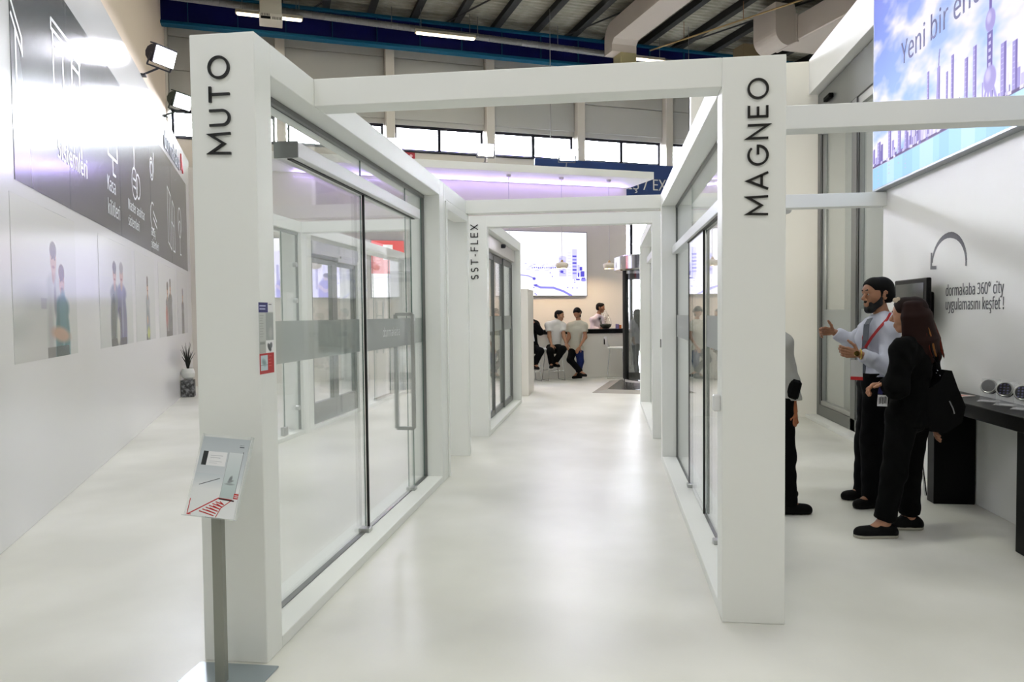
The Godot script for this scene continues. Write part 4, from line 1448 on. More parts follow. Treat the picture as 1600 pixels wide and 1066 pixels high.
func right_side() -> void:
	var st: SurfaceTool
	# printed arrow and words
	var B := Basis(Vector3(0, 0, 1), Vector3.UP, Vector3(-1, 0, 0))
	var o := thing("wall_print", "grey curved arrow and two lines of grey words printed on the right wall", "sign", P(2.809, 1.5, 6.1))
	var ink := mat(Color(0.34, 0.34, 0.36), 0.5)
	var T := Transform3D(B, Vector3(2.8095, 0, 0))
	st = S()
	var cv := []
	for k in 19:     # from the arrow head over the top to the tail; local x runs towards the viewer
		var a := deg_to_rad(lerpf(172, -8, k / 18.0))
		cv.append(Vector2(-6.58 + 0.31 * cos(a) + 0.02, 1.86 + 0.24 * sin(a) + 0.02))
	for k in 18:
		var w := lerpf(0.05, 0.022, absf(k - 9.0) / 9.0)
		stroke(st, [cv[k], cv[k + 1]], w, T, 0.001)
	stroke(st, [Vector2(-6.88, 2.0), Vector2(-6.885, 1.87), Vector2(-6.78, 1.865)], 0.03, T, 0.001)
	obj("arrow", st, ink, o)
	words("lettering", "dormakaba 360° city", 0.088, Vector3(2.808, 1.66, -6.60), B, ink, o, 0.002, 0.80)
	words("lettering", "uygulamasını keşfet !", 0.088, Vector3(2.808, 1.545, -6.60), B, ink, o, 0.002, 0.795)
	# tablet
	o = thing("tablet_screen", "black switched-off touch screen on a bracket on the right wall", "screen", P(2.72, 1.54, 6.95))
	st = S()
	bd(st, 2.66, 2.70, 1.30, 1.775, 6.60, 7.30, 0.008)
	obj("case", st, M.black, o)
	st = S()
	bd(st, 2.657, 2.66, 1.37, 1.735, 6.66, 7.26, 0)
	obj("glass_front", st, mat(Color(0.13, 0.13, 0.135), 0.08), o)
	st = S()
	bd(st, 2.70, 2.805, 1.42, 1.66, 6.8, 7.1, 0.01)
	obj("bracket", st, M.black, o)
	st = S()
	bd(st, 2.655, 2.66, 1.345, 1.353, 6.615, 6.625, 0)
	obj("power_led", st, glow(Color(0.35, 0.4, 1.0), 3.0), o)
	# table
	o = thing("display_table", "black panel-legged display table along the right wall", "table", P(2.65, 0, 5.6))
	st = S()
	bd(st, 2.47, 2.80, 0.755, 0.85, 4.72, 6.50, 0.004)
	obj("tabletop", st, M.black, o)
	st = S()
	bd(st, 2.50, 2.80, 0, 0.755, 6.04, 6.16, 0.004)
	obj("leg", st, M.black, o)
	st = S()
	bd(st, 2.50, 2.80, 0, 0.755, 4.76, 4.886, 0.004)
	obj("leg", st, M.black, o)
	# stool
	o = thing("bar_stool", "chromed bar stool with a black seat behind the woman in black", "stool", P(2.36, 0, 6.36))
	st = S()
	lathe(st, [Vector2(0, 0.72), Vector2(0.16, 0.72), Vector2(0.18, 0.70), Vector2(0.17, 0.66), Vector2(0, 0.66)], P(2.36, 0, 6.36), 20)
	obj("seat", st, M.blackm, o)
	st = S()
	var c := P(2.36, 0, 6.36)
	for k in 4:
		var a := TAU * k / 4 + 0.5
		tube(st, [c + Vector3(cos(a) * 0.12, 0.66, sin(a) * 0.12), c + Vector3(cos(a) * 0.2, 0.011, sin(a) * 0.2)], 0.011, 10)
	var rp := []
	for k in 21:
		var a := TAU * k / 20
		rp.append(c + Vector3(cos(a) * 0.17, 0.30, sin(a) * 0.17))
	tube(st, rp, 0.010, 8)
	obj("base", st, M.chrome, o)
	# locks on clear stands
	var dl := ["grey-faced round lock display, leftmost on the black table", "round keypad lock on a clear stand in the middle of the black table", "round keypad lock nearest the front of the black table"]
	var keym := mat(Color(0.35, 0.35, 0.5), 0.4)
	var dd := [5.55, 5.34, 5.12]
	for i in 3:
		var d: float = dd[i]
		var a := P(2.66, 0.85, d)
		o = thing("lock_display", dl[i], "lock", a, false, "round locks on clear stands on the table")
		var f := Vector3(-0.62, 0.30, 0.72).normalized()
		var rt := Vector3.UP.cross(f).normalized()
		var FB := Basis(rt, f.cross(rt), f)
		st = S()
		bxt(st, Transform3D(FB, a + Vector3(0, 0.085, 0) - f * 0.012), Vector3(0.12, 0.17, 0.005), 0.001)
		bxt(st, Transform3D(Basis(rt, Vector3.UP, rt.cross(Vector3.UP)), a + Vector3(0, 0.0035, 0) + f * 0.02), Vector3(0.12, 0.005, 0.11), 0.001)
		obj("stand", st, glass(Color(0.95, 0.96, 0.98), 0.14), o, "clear acrylic stand")
		var LB := Basis(rt, f, rt.cross(f))      # y along f
		var k0 := a + Vector3(0, 0.105, 0) + f * 0.0
		st = S()
		lathe(st, [Vector2(0.0, -0.03), Vector2(0.042, -0.03), Vector2(0.044, 0.02), Vector2(0.036, 0.024)], k0, 24, LB)
		obj("body", st, M.blackm, o)
		st = S()
		lathe(st, [Vector2(0.050, 0.018), Vector2(0.052, 0.034), Vector2(0.046, 0.042), Vector2(0.042, 0.040)], k0, 24, LB)
		lathe(st, [Vector2(0.044, 0.018), Vector2(0.050, 0.018)], k0, 24, LB)
		obj("ring", st, M.alu, o)
		st = S()
		lathe(st, [Vector2(0.043, 0.040), Vector2(0.0, 0.043)], k0, 24, LB)
		var dial := obj("dial", st, mat(Color(0.42, 0.42, 0.43), 0.4) if i == 0 else mat(Color(0.05, 0.05, 0.07), 0.3), o)
		if i > 0:
			for r in 4:
				for q in 3:
					st = S()
					lathe(st, [Vector2(0.006, 0.042), Vector2(0.005, 0.046), Vector2(0, 0.0465)], k0 + rt * (q - 1) * 0.021 + FB.y * (1.5 - r) * 0.019, 10, LB)
					obj("key", st, keym, dial)
	# leaflets
	var ll := ["flat grey leaflet on the far end of the black table", "white leaflet with a red edge on the black table beside the locks"]
	for i in 2:
		var a := P(2.62, 0.851 + i * 0.003, 6.2 - i * 0.22)
		o = thing("leaflet", ll[i], "leaflet", a)
		st = S()
		bxt(st, Transform3D(Basis(Vector3.UP, 0.2 + i * 0.3), a), Vector3(0.15, 0.003, 0.22), 0.0)
		obj("sheet", st, mat(Color(0.62, 0.62, 0.62) if i == 0 else Color(0.85, 0.8, 0.78), 0.4), o)
		st = S()
		bxt(st, Transform3D(Basis(Vector3.UP, 0.2 + i * 0.3), a + Vector3(0, 0.002, 0.06)), Vector3(0.13, 0.001, 0.06), 0.0)
		obj("print", st, mat(Color(0.8, 0.8, 0.8) if i == 0 else Color(0.75, 0.35, 0.32), 0.4), o)

func revolving_door() -> void:
	var c := P(1.5, 0, 15.9)
	var o := thing("revolving_door", "dark glass revolving door with a mirrored drum head standing on a ramped plate", "door", c)
	var st := S()
	var outer := [Vector2(-0.291, 14.018), Vector2(0.824, 13.726), Vector2(2.4, 13.8), Vector2(3.3, 15.0), Vector2(3.3, 16.8), Vector2(2.2, 17.4), Vector2(0.7, 17.1), Vector2(0.05, 16.5)]
	var mid := Vector2(1.5, 15.9)
	for i in outer.size():
		var a: Vector2 = outer[i]
		var b: Vector2 = outer[(i + 1) % outer.size()]
		var a2 := mid + (a - mid) * 0.84
		var b2 := mid + (b - mid) * 0.84
		var n := Vector3((a + b - mid * 2).x, 3.0, -(a + b - mid * 2).y).normalized()
		quad(st, P(a.x, 0.002, a.y), P(b.x, 0.002, b.y), P(b2.x, 0.04, b2.y), P(a2.x, 0.04, a2.y), n)
	obj("ramp", st, mat(Color(0.70, 0.68, 0.64), 0.4, 0.4), o, "brushed metal ramp")
	st = S()
	for i in outer.size():
		var a2: Vector2 = mid + (outer[i] - mid) * 0.84
		var b2: Vector2 = mid + (outer[(i + 1) % outer.size()] - mid) * 0.84
		tri(st, P(mid.x, 0.04, mid.y), P(a2.x, 0.04, a2.y), P(b2.x, 0.04, b2.y), Vector3.UP, Vector3.UP, Vector3.UP)
	obj("plate", st, mat(Color(0.30, 0.30, 0.30), 0.25, 0.5), o, "dark floor plate")
	st = S()
	lathe(st, [Vector2(1.10, 0.04), Vector2(1.17, 0.04), Vector2(1.17, 0.12), Vector2(1.10, 0.12)], c, 48)
	obj("base_ring", st, M.chrome, o)
	st = S()
	lathe(st, [Vector2(0.0, 2.37), Vector2(1.32, 2.37), Vector2(1.35, 2.40), Vector2(1.35, 2.66), Vector2(1.32, 2.68), Vector2(0.0, 2.70)], c, 64)
	obj("drum_head", st, M.chrome, o, "mirrored drum head")
	st = S()
	lathe(st, [Vector2(1.145, 0.12), Vector2(1.145, 2.37)], c, 40, Basis.IDENTITY, 0.9, 2.75)
	lathe(st, [Vector2(1.145, 0.12), Vector2(1.145, 2.37)], c, 40, Basis.IDENTITY, 3.3, 5.3)
	obj("curved_pane", st, M.dark_glass, o, "dark curved pane")
	for a in [0.88, 2.95, 3.28, 5.32]:
		st = S()
		var p := c + Vector3(cos(a) * 1.145, 0, sin(a) * 1.145)
		tube(st, [p + Vector3(0, 0.05, 0), p + Vector3(0, 2.37, 0)], 0.035, 10)
		obj("post", st, M.seal, o)
	for k in 3:
		var a := PI + TAU * k / 3
		var d := Vector3(cos(a), 0, sin(a))
		st = S()
		bxt(st, Transform3D(Basis(d, Vector3.UP, d.cross(Vector3.UP)), c + d * 0.56 + Vector3(0, 0.16, 0)), Vector3(1.06, 0.16, 0.04), 0.003)
		bxt(st, Transform3D(Basis(d, Vector3.UP, d.cross(Vector3.UP)), c + d * 0.56 + Vector3(0, 2.29, 0)), Vector3(1.06, 0.1, 0.04), 0.003)
		bxt(st, Transform3D(Basis(d, Vector3.UP, d.cross(Vector3.UP)), c + d * 1.07 + Vector3(0, 1.22, 0)), Vector3(0.05, 2.1, 0.04), 0.003)
		var w := obj("wing", st, M.seal, o)
		st = S()
		bxt(st, Transform3D(Basis(d, Vector3.UP, d.cross(Vector3.UP)), c + d * 0.55 + Vector3(0, 1.24, 0)), Vector3(1.0, 2.0, 0.008), 0)
		obj("pane", st, M.glass, w)

func planter() -> void:
	var c := Vector3(-1.56, 0, -15.2)
	var o := thing("potted_plant", "spiky dark plant in a mottled grey box at the far end of the left wall", "plant", c, true)
	var st := S()
	bx(st, c + Vector3(-0.115, 0, -0.12), c + Vector3(0.115, 0.32, 0.12), 0.01)
	var m := mat(Color(0.55, 0.55, 0.56), 0.6)
	m.albedo_texture = noise_tex(0.03, 21, [Color(0.35, 0.35, 0.36), Color(1, 1, 1)], 128)
	m.uv1_triplanar = true
	m.uv1_scale = Vector3(3, 3, 3)
	obj("box", st, m, o)
	st = S()
	lathe(st, [Vector2(0.05, 0.32), Vector2(0.11, 0.37), Vector2(0.125, 0.45), Vector2(0.10, 0.53), Vector2(0.085, 0.54), Vector2(0.08, 0.52)], c, 18)
	obj("vase", st, mat(Color(0.85, 0.85, 0.84), 0.3), o)
	var rng := RandomNumberGenerator.new()
	rng.seed = 9
	for k in 22:
		var a := rng.randf() * TAU
		var r := 0.06 + rng.randf() * 0.1
		var h := 0.25 + rng.randf() * 0.28
		st = S()
		var b := c + Vector3(0, 0.5, 0)
		tube(st, [b, b + Vector3(cos(a) * r * 0.4, h * 0.6, sin(a) * r * 0.4), b + Vector3(cos(a) * r, h, sin(a) * r)], 0.012, 5, 0.002)
		obj("leaf", st, mat(Color(0.05, 0.07, 0.05), 0.6), o)

# ------------------------------------------------------------------ lamps, ducts and signs above the stand
func overhead() -> void:
	flood("nearer floodlight on the left wall, with a dark violet hood", Vector3(-1.685, 4.9, -11.55), Vector3(0.30, 0.28, 0.0), Vector3(0.75, -0.36, 0.62), Color(0.10, 0.09, 0.16), 1.0)
	flood("farther floodlight with a green hood on the top edge of the left wall", Vector3(-1.685, 4.9, -13.75), Vector3(0.30, 0.26, 0.0), Vector3(0.75, -0.36, 0.62), Color(0.07, 0.15, 0.10), 1.0)
	for s in [8.6, 6.7, 4.75, 2.5, 0.25, -2.0]:
		flood("dark floodlight on the left wall, nearer than the two in view", Vector3(-1.685, 4.9, -s), Vector3(0.30, 0.28, 0.0), Vector3(0.85, -0.40, -0.25), Color(0.10, 0.10, 0.11), 0.22, "floodlights along the near part of the left wall")
	flood("pale floodlight on the canopy edge, leftmost of the three, half behind the left frame", Vector3(2.55, 4.92, -16.2), Vector3(0, 0.26, 0.12), Vector3(-0.15, -0.42, 1.0), Color(0.55, 0.55, 0.60), 1.0)
	flood("pale floodlight on the canopy edge, before the second window column", Vector3(4.62, 4.92, -16.2), Vector3(0, 0.26, 0.12), Vector3(-0.15, -0.42, 1.0), Color(0.55, 0.55, 0.60), 1.0)
	flood("pale floodlight on the canopy edge, rightmost of the three, beside the blue sign", Vector3(6.60, 4.92, -16.2), Vector3(0, 0.26, 0.12), Vector3(-0.15, -0.42, 1.0), Color(0.55, 0.55, 0.60), 1.0)
	# fluorescent fittings below the cable tray
	var st: SurfaceTool
	var fl := ["fluorescent fitting under the girder, partly behind the white heater box", "fluorescent fitting under the girder, above the front cross beam", "fluorescent fitting under the girder, behind the round duct elbow"]
	var ft := [[-0.93, 1.10], [4.75, 6.85], [12.4, 14.2]]
	for i in 3:
		var a: float = ft[i][0]
		var b: float = ft[i][1]
		var y: float = [11.03, 11.03, 10.95][i]
		var o := thing("fluorescent_lamp", fl[i], "lamp", Vector3((a + b) * 0.5, y, -25.0), true, "fluorescent lamps under the girder")
		st = S()
		prism(st, PackedVector2Array([Vector2(-0.11, 0), Vector2(0.11, 0), Vector2(0.05, 0.12), Vector2(-0.05, 0.12)]), Transform3D(Basis(Vector3(0, 0, -1), Vector3.UP, Vector3(1, 0, 0)), Vector3(a, y, -25.0)), b - a)
		obj("housing", st, mat(Color(0.75, 0.72, 0.66), 0.5), o)
		st = S()
		bx(st, Vector3(a + 0.04, y - 0.05, -25.06), Vector3(b - 0.04, y - 0.002, -24.9), 0.02)
		obj("tube", st, glow(Color(1, 0.95, 0.86), 5.0), o)
		for k in [a + 0.2, b - 0.2]:
			st = S()
			tube(st, [Vector3(k, y + 0.1, -25.0), Vector3(k, 11.86, -25.0)], 0.012, 6)
			obj("hanger", st, M.tray, o)
		var l := AreaLight3D.new()
		l.name = "tube_light"
		l.area_size = Vector2(b - a, 0.12)
		l.light_color = Color(1, 0.95, 0.86)
		l.light_energy = 1.0
		l.area_range = 60.0
		l.area_attenuation = 2.0
		l.shadow_enabled = true
		l.position = Vector3(0, -0.06, 0)
		l.rotation.x = -PI / 2
		o.add_child(l, true)
	var tr := thing("cable_tray", "long grey ribbed pipe running under the roof before the blue girder", "pipe", Vector3(5, 11.3, -25.2), true)
	st = S()
	var pts := []
	for k in 60:
		pts.append(Vector3(-3.0 + k * 0.3, 11.42 - 0.022 * k * 0.3 + 0.0, -25.25))
	tube(st, pts, 0.11, 12)
	obj("pipe", st, M.tray, tr)
	st = S()
	for k in 88:
		lathe(st, [Vector2(0.112, -0.012), Vector2(0.125, 0), Vector2(0.112, 0.012)], Vector3(-3.0 + k * 0.2, 11.42 - 0.022 * k * 0.2, -25.25), 8, Basis(Vector3(0, 1, 0), Vector3(1, 0, 0), Vector3(0, 0, -1)))
	tag(obj("ribs", st, M.tray, tr), "", "", "", "stuff")
	for k in 6:
		st = S()
		tube(st, [Vector3(-2 + k * 3.0, 11.4 - 0.022 * k * 3, -25.25), Vector3(-2 + k * 3.0, 11.9, -25.25)], 0.015, 6)
		obj("hanger", st, M.tray, tr)
	# heater box
	var hb := thing("heater_box", "white ceiling heater box with two slotted grilles under the roof", "heater", Vector3(0.1, 10.6, -24.3), true)
	st = S()
	bx(st, Vector3(-0.2, 10.75, -24.6), Vector3(0.44, 12.0, -24.0), 0.01)
	obj("housing", st, mat(Color(0.70, 0.68, 0.63), 0.5), hb)
	st = S()
	bx(st, Vector3(-0.22, 10.55, -24.6), Vector3(0.46, 10.75, -23.98), 0.01)
	var gr := obj("grille_frame", st, mat(Color(0.78, 0.76, 0.72), 0.5), hb)
	st = S()
	for k in 6:
		bx(st, Vector3(-0.17 + k * 0.045, 10.66, -23.979), Vector3(-0.15 + k * 0.045, 10.735, -23.974))
		bx(st, Vector3(0.17 + k * 0.045, 10.57, -23.979), Vector3(0.19 + k * 0.045, 10.65, -23.974))
	bx(st, Vector3(-0.17, 10.57, -23.979), Vector3(0.11, 10.65, -23.974))
	obj("slots", st, M.blackm, gr)
	# ducts
	var d1 := thing("air_duct", "pale rectangular air duct with a rounded elbow ending above the front cross beam", "duct", Vector3(12.0, 10.4, -24.4), true)
	st = S()
	duct_profile(st, 11.55, 12.5, -24.6, 11.15, 11.8, -16.0, 10.75)
	obj("duct_body", st, M.duct, d1)
	st = S()
	bx(st, Vector3(11.9, 10.3, -24.62), Vector3(12.52, 11.0, -24.0), 0.02)
	obj("outlet", st, mat(Color(0.72, 0.68, 0.52), 0.35, 0.6), d1, "shiny metal outlet")
	st = S()
	bx(st, Vector3(11.75, 11.14, -20.2), Vector3(12.4, 11.155, -19.5))
	obj("slot_grille", st, M.blackm, d1)
	var d2 := thing("air_duct", "large pale air duct running over the right wall beyond the MAGNEO post", "duct", Vector3(17.5, 10.4, -22), true)
	st = S()
	bx(st, Vector3(16.95, 10.62, -22.0), Vector3(18.45, 11.45, -8.0), 0.03)
	obj("duct_run", st, M.duct, d2)
	st = S()
	duct_elbow(st, 16.1, 16.95, -22.2, -21.0)
	obj("elbow", st, M.duct, d2)
	st = S()
	bx(st, Vector3(16.9, 10.55, -22.05), Vector3(17.0, 11.5, -20.95), 0.01)
	obj("flange", st, M.duct, d2)
	st = S()
	bx(st, Vector3(16.9, 10.55, -17.05), Vector3(18.5, 11.5, -16.95), 0.01)
	obj("flange", st, M.duct, d2)
	var d3 := thing("air_duct", "brown upright duct hanging behind the large pale duct", "duct", Vector3(17.8, 11.2, -25), true)
	st = S()
	bx(st, Vector3(17.4, 11.0, -25.3), Vector3(18.5, 11.83, -24.6), 0.02)
	obj("duct_body", st, mat(Color(0.46, 0.40, 0.30), 0.5), d3)
	var pp := thing("sprinkler_pipe", "thin yellowish pipe sloping under the roof before the ducts", "pipe", Vector3(15, 11.3, -21), true)
	st = S()
	tube(st, [Vector3(13.6, 11.3, -25), Vector3(16.9, 11.35, -18)], 0.03, 8)
	obj("pipe", st, mat(Color(0.55, 0.45, 0.28), 0.5), pp)
	for k in 3:
		st = S()
		tube(st, [Vector3(14.2 + k * 1.0, 11.31, -23.6 + k * 2.1), Vector3(14.2 + k * 1.0, 11.9, -23.6 + k * 2.1)], 0.012, 6)
		obj("hanger", st, mat(Color(0.45, 0.30, 0.20), 0.5), pp)
	var sl := thing("spotlight", "small white spotlight on the back of the short cross beam near the door recess", "spotlight", P(1.9, 2.60, 8.09))
	org = Vector3.ZERO
	st = S()
	bx(st, Vector3(-0.03, -0.03, -0.02), Vector3(0.03, 0.03, 0.008), 0.004)
	tube(st, [Vector3(0, 0, -0.02), Vector3(0, -0.02, -0.07)], 0.012, 8)
	obj("mount", st, M.silver, sl)
	st = S()
	var sb := Basis(Vector3.RIGHT, -PI / 2 + 0.12)
	lathe(st, [Vector2(0.0, -0.06), Vector2(0.04, -0.055), Vector2(0.045, 0.05), Vector2(0.04, 0.05), Vector2(0.036, 0.0)], Vector3(0, -0.02, -0.12), 20, sb)
	obj("barrel", st, M.silver, sl)
	st = S()
	lathe(st, [Vector2(0.038, 0.044), Vector2(0.0, 0.046)], Vector3(0, -0.02, -0.12), 16, sb)
	obj("lens", st, glow(Color(1, 0.97, 0.9), 6.0), sl)
	var sp := SpotLight3D.new()
	sp.name = "spotlight_beam"
	sp.light_color = Color(1, 0.97, 0.9)
	sp.light_energy = 1.3
	sp.light_size = 0.03
	sp.spot_angle = 50.0
	sp.spot_angle_attenuation = 0.8
	sp.spot_range = 40.0
	sp.spot_attenuation = 2.0
	sp.shadow_enabled = true
	sp.position = Vector3(0, -0.03, -0.19)
	sp.rotation = Vector3(-0.12, -0.15, 0)
	sl.add_child(sp, true)
	# signs on the far wall
	var sg := thing("exit_sign", "long blue hall sign with white capitals below the far windows", "sign", Vector3(12.5, 5.65, -24), true)
	st = S()
	bx(st, Vector3(8.6, 5.6, -24.0), Vector3(15.2, 6.82, -23.9), 0.01)
	obj("board", st, M.blue_sign, sg)
	words("lettering", "ÇIKIŞ / EXIT", 0.385, Vector3(11.28, 6.10, -23.89), Basis.IDENTITY, mat(Color(0.75, 0.74, 0.72), 0.5), sg, 0.01)
	for k in [9.2, 14.6]:
		st = S()
		tube(st, [Vector3(k, 6.82, -23.95), Vector3(k, 11.9, -23.95)], 0.012, 6)
		obj("hanger", st, M.tray, sg)
	var rs := thing("fire_sign", "small red sign with a white mark under the far windows", "sign", Vector3(4.9, 7.2, -26.95), true)
	st = S()
	bx(st, Vector3(4.6, 7.18, -26.99), Vector3(5.05, 7.44, -26.96), 0.005)
	obj("board", st, mat(Color(0.55, 0.08, 0.13), 0.5), rs)
	st = S()
	lathe(st, [Vector2(0.06, 0), Vector2(0.05, 0.012), Vector2(0, 0.013)], Vector3(4.9, 7.31, -26.96), 14, Basis(Vector3(1, 0, 0), Vector3(0, 0, 1), Vector3(0, -1, 0)))
	obj("mark", st, mat(Color(0.85, 0.7, 0.72), 0.5), rs)

func duct_profile(st: SurfaceTool, t0: float, t1: float, zback: float, y0: float, y1: float, zend: float, ydown: float) -> void:
	# run along the hall, elbow turning down at its far end: outline in (z, y), extruded across t
	var p := PackedVector2Array()
	var R := 0.55
	p.append(Vector2(zend, y0))
	p.append(Vector2(zback + 0.62 + 0.15, y0))
	p.append(Vector2(zback + 0.62, y0 - 0.15))
	p.append(Vector2(zback + 0.62, ydown))
	p.append(Vector2(zback, ydown))
	for k in 9:
		var a := PI - k / 8.0 * PI / 2
		p.append(Vector2(zback + R + cos(a) * R, y1 - R + sin(a) * R))
	p.append(Vector2(zend, y1))
	# frame: x along z (depth), y up, thick along -t
	prism(st, p, Transform3D(Basis(Vector3(0, 0, 1), Vector3.UP, Vector3(-1, 0, 0)), Vector3(t1, 0, 0)), t1 - t0)

func duct_elbow(st: SurfaceTool, t0: float, t1: float, z0: float, z1: float) -> void:
	var p := PackedVector2Array()
	var R := 0.5
	p.append(Vector2(t1, 10.6))
	p.append(Vector2(t1, 11.45))
	p.append(Vector2(t1 - 0.1, 11.8))
	p.append(Vector2(t0, 11.8))
	for k in 9:
		var a := PI + k / 8.0 * PI / 2
		p.append(Vector2(t0 + R + cos(a) * R, 10.42 + R + sin(a) * R))
	prism(st, p, Transform3D(Basis.IDENTITY, Vector3(0, 0, z0)), z1 - z0)

func flood(label: String, foot: Vector3, off: Vector3, aim: Vector3, hood: Color, e: float, group := "", hall := true) -> void:
	var o := thing("floodlight", label, "floodlight", foot, hall, group)
	org = Vector3.ZERO
	var c := off
	aim = aim.normalized()
	var rt := aim.cross(Vector3.UP).normalized()
	var up := rt.cross(aim)
	var B := Basis(rt, up, -aim)
	var T := Transform3D(B, c)
	var st := S()
	for s in [-1.0, 1.0]:
		tube(st, [T * Vector3(s * 0.2, 0, 0.03), T * Vector3(s * 0.2, -0.17, 0.06)], 0.012, 8)
	tube(st, [T * Vector3(-0.2, -0.17, 0.06), T * Vector3(0.2, -0.17, 0.06)], 0.012, 8)
	tube(st, [T * Vector3(0, -0.17, 0.06), Vector3.ZERO], 0.014, 8)
	bx(st, Vector3(-0.06, -0.012, -0.06), Vector3(0.06, 0.012, 0.06), 0.003)
	obj("yoke", st, mat(hood.lerp(Color(0.2, 0.2, 0.2), 0.5), 0.5), o)
	st = S()
	# housing: a rounded trough behind the face
	var p := PackedVector2Array()
	p.append(Vector2(0.0, -0.12))
	p.append(Vector2(0.0, 0.13))
	for k in 7:
		var a := PI / 2 + k / 6.0 * PI
		p.append(Vector2(-sin(a - PI / 2) * 0.16 - 0.01, cos(a - PI / 2) * 0.125))
	prism(st, p, Transform3D(Basis(-B.z, B.y, B.x), T * Vector3(-0.18, 0, 0)), 0.36)
	bxt(st, T * Transform3D(Basis.IDENTITY, Vector3(0, 0.01, 0.18)), Vector3(0.14, 0.12, 0.1), 0.01)
	obj("housing", st, mat(hood, 0.45), o)
	st = S()
	if hood.r < 0.3: bxt(st, T * Transform3D(Basis.IDENTITY, Vector3(0, 0.13, 0.06)), Vector3(0.36, 0.02, 0.13), 0.006)
	else: bxt(st, T * Transform3D(Basis(Vector3.RIGHT, 0.35), Vector3(0, 0.15, -0.08)), Vector3(0.37, 0.008, 0.17), 0.002)
	obj("visor", st, mat(hood, 0.45), o)
	st = S()
	bxt(st, T * Transform3D(Basis.IDENTITY, Vector3(0, 0.0, -0.012)), Vector3(0.34, 0.23, 0.02), 0.004)
	obj("lit_face", st, glow(Color(0.97, 0.97, 1.0), 8.0), o)
	var l := SpotLight3D.new()
	l.name = "floodlight_beam"
	l.light_color = Color(0.95, 0.95, 1.0)
	l.light_energy = FLOOD * e
	l.light_size = 0.14
	l.spot_angle = 65.0
	l.spot_angle_attenuation = 0.6
	l.spot_range = 60.0
	l.spot_attenuation = 2.0
	l.shadow_enabled = true
	l.position = c + aim * 0.06
	l.basis = B
	o.add_child(l, true)

# ------------------------------------------------------------------ people: bodies from a distance field, meshed as surface nets
class Soup:
	var v := PackedVector3Array()
	var n := PackedVector3Array()
	var i := PackedInt32Array()
	func mesh() -> ArrayMesh:
		var a := []
		a.resize(Mesh.ARRAY_MAX)
		a[Mesh.ARRAY_VERTEX] = v
		a[Mesh.ARRAY_NORMAL] = n
		a[Mesh.ARRAY_INDEX] = i
		var m := ArrayMesh.new()
		m.add_surface_from_arrays(Mesh.PRIMITIVE_TRIANGLES, a)
		return m

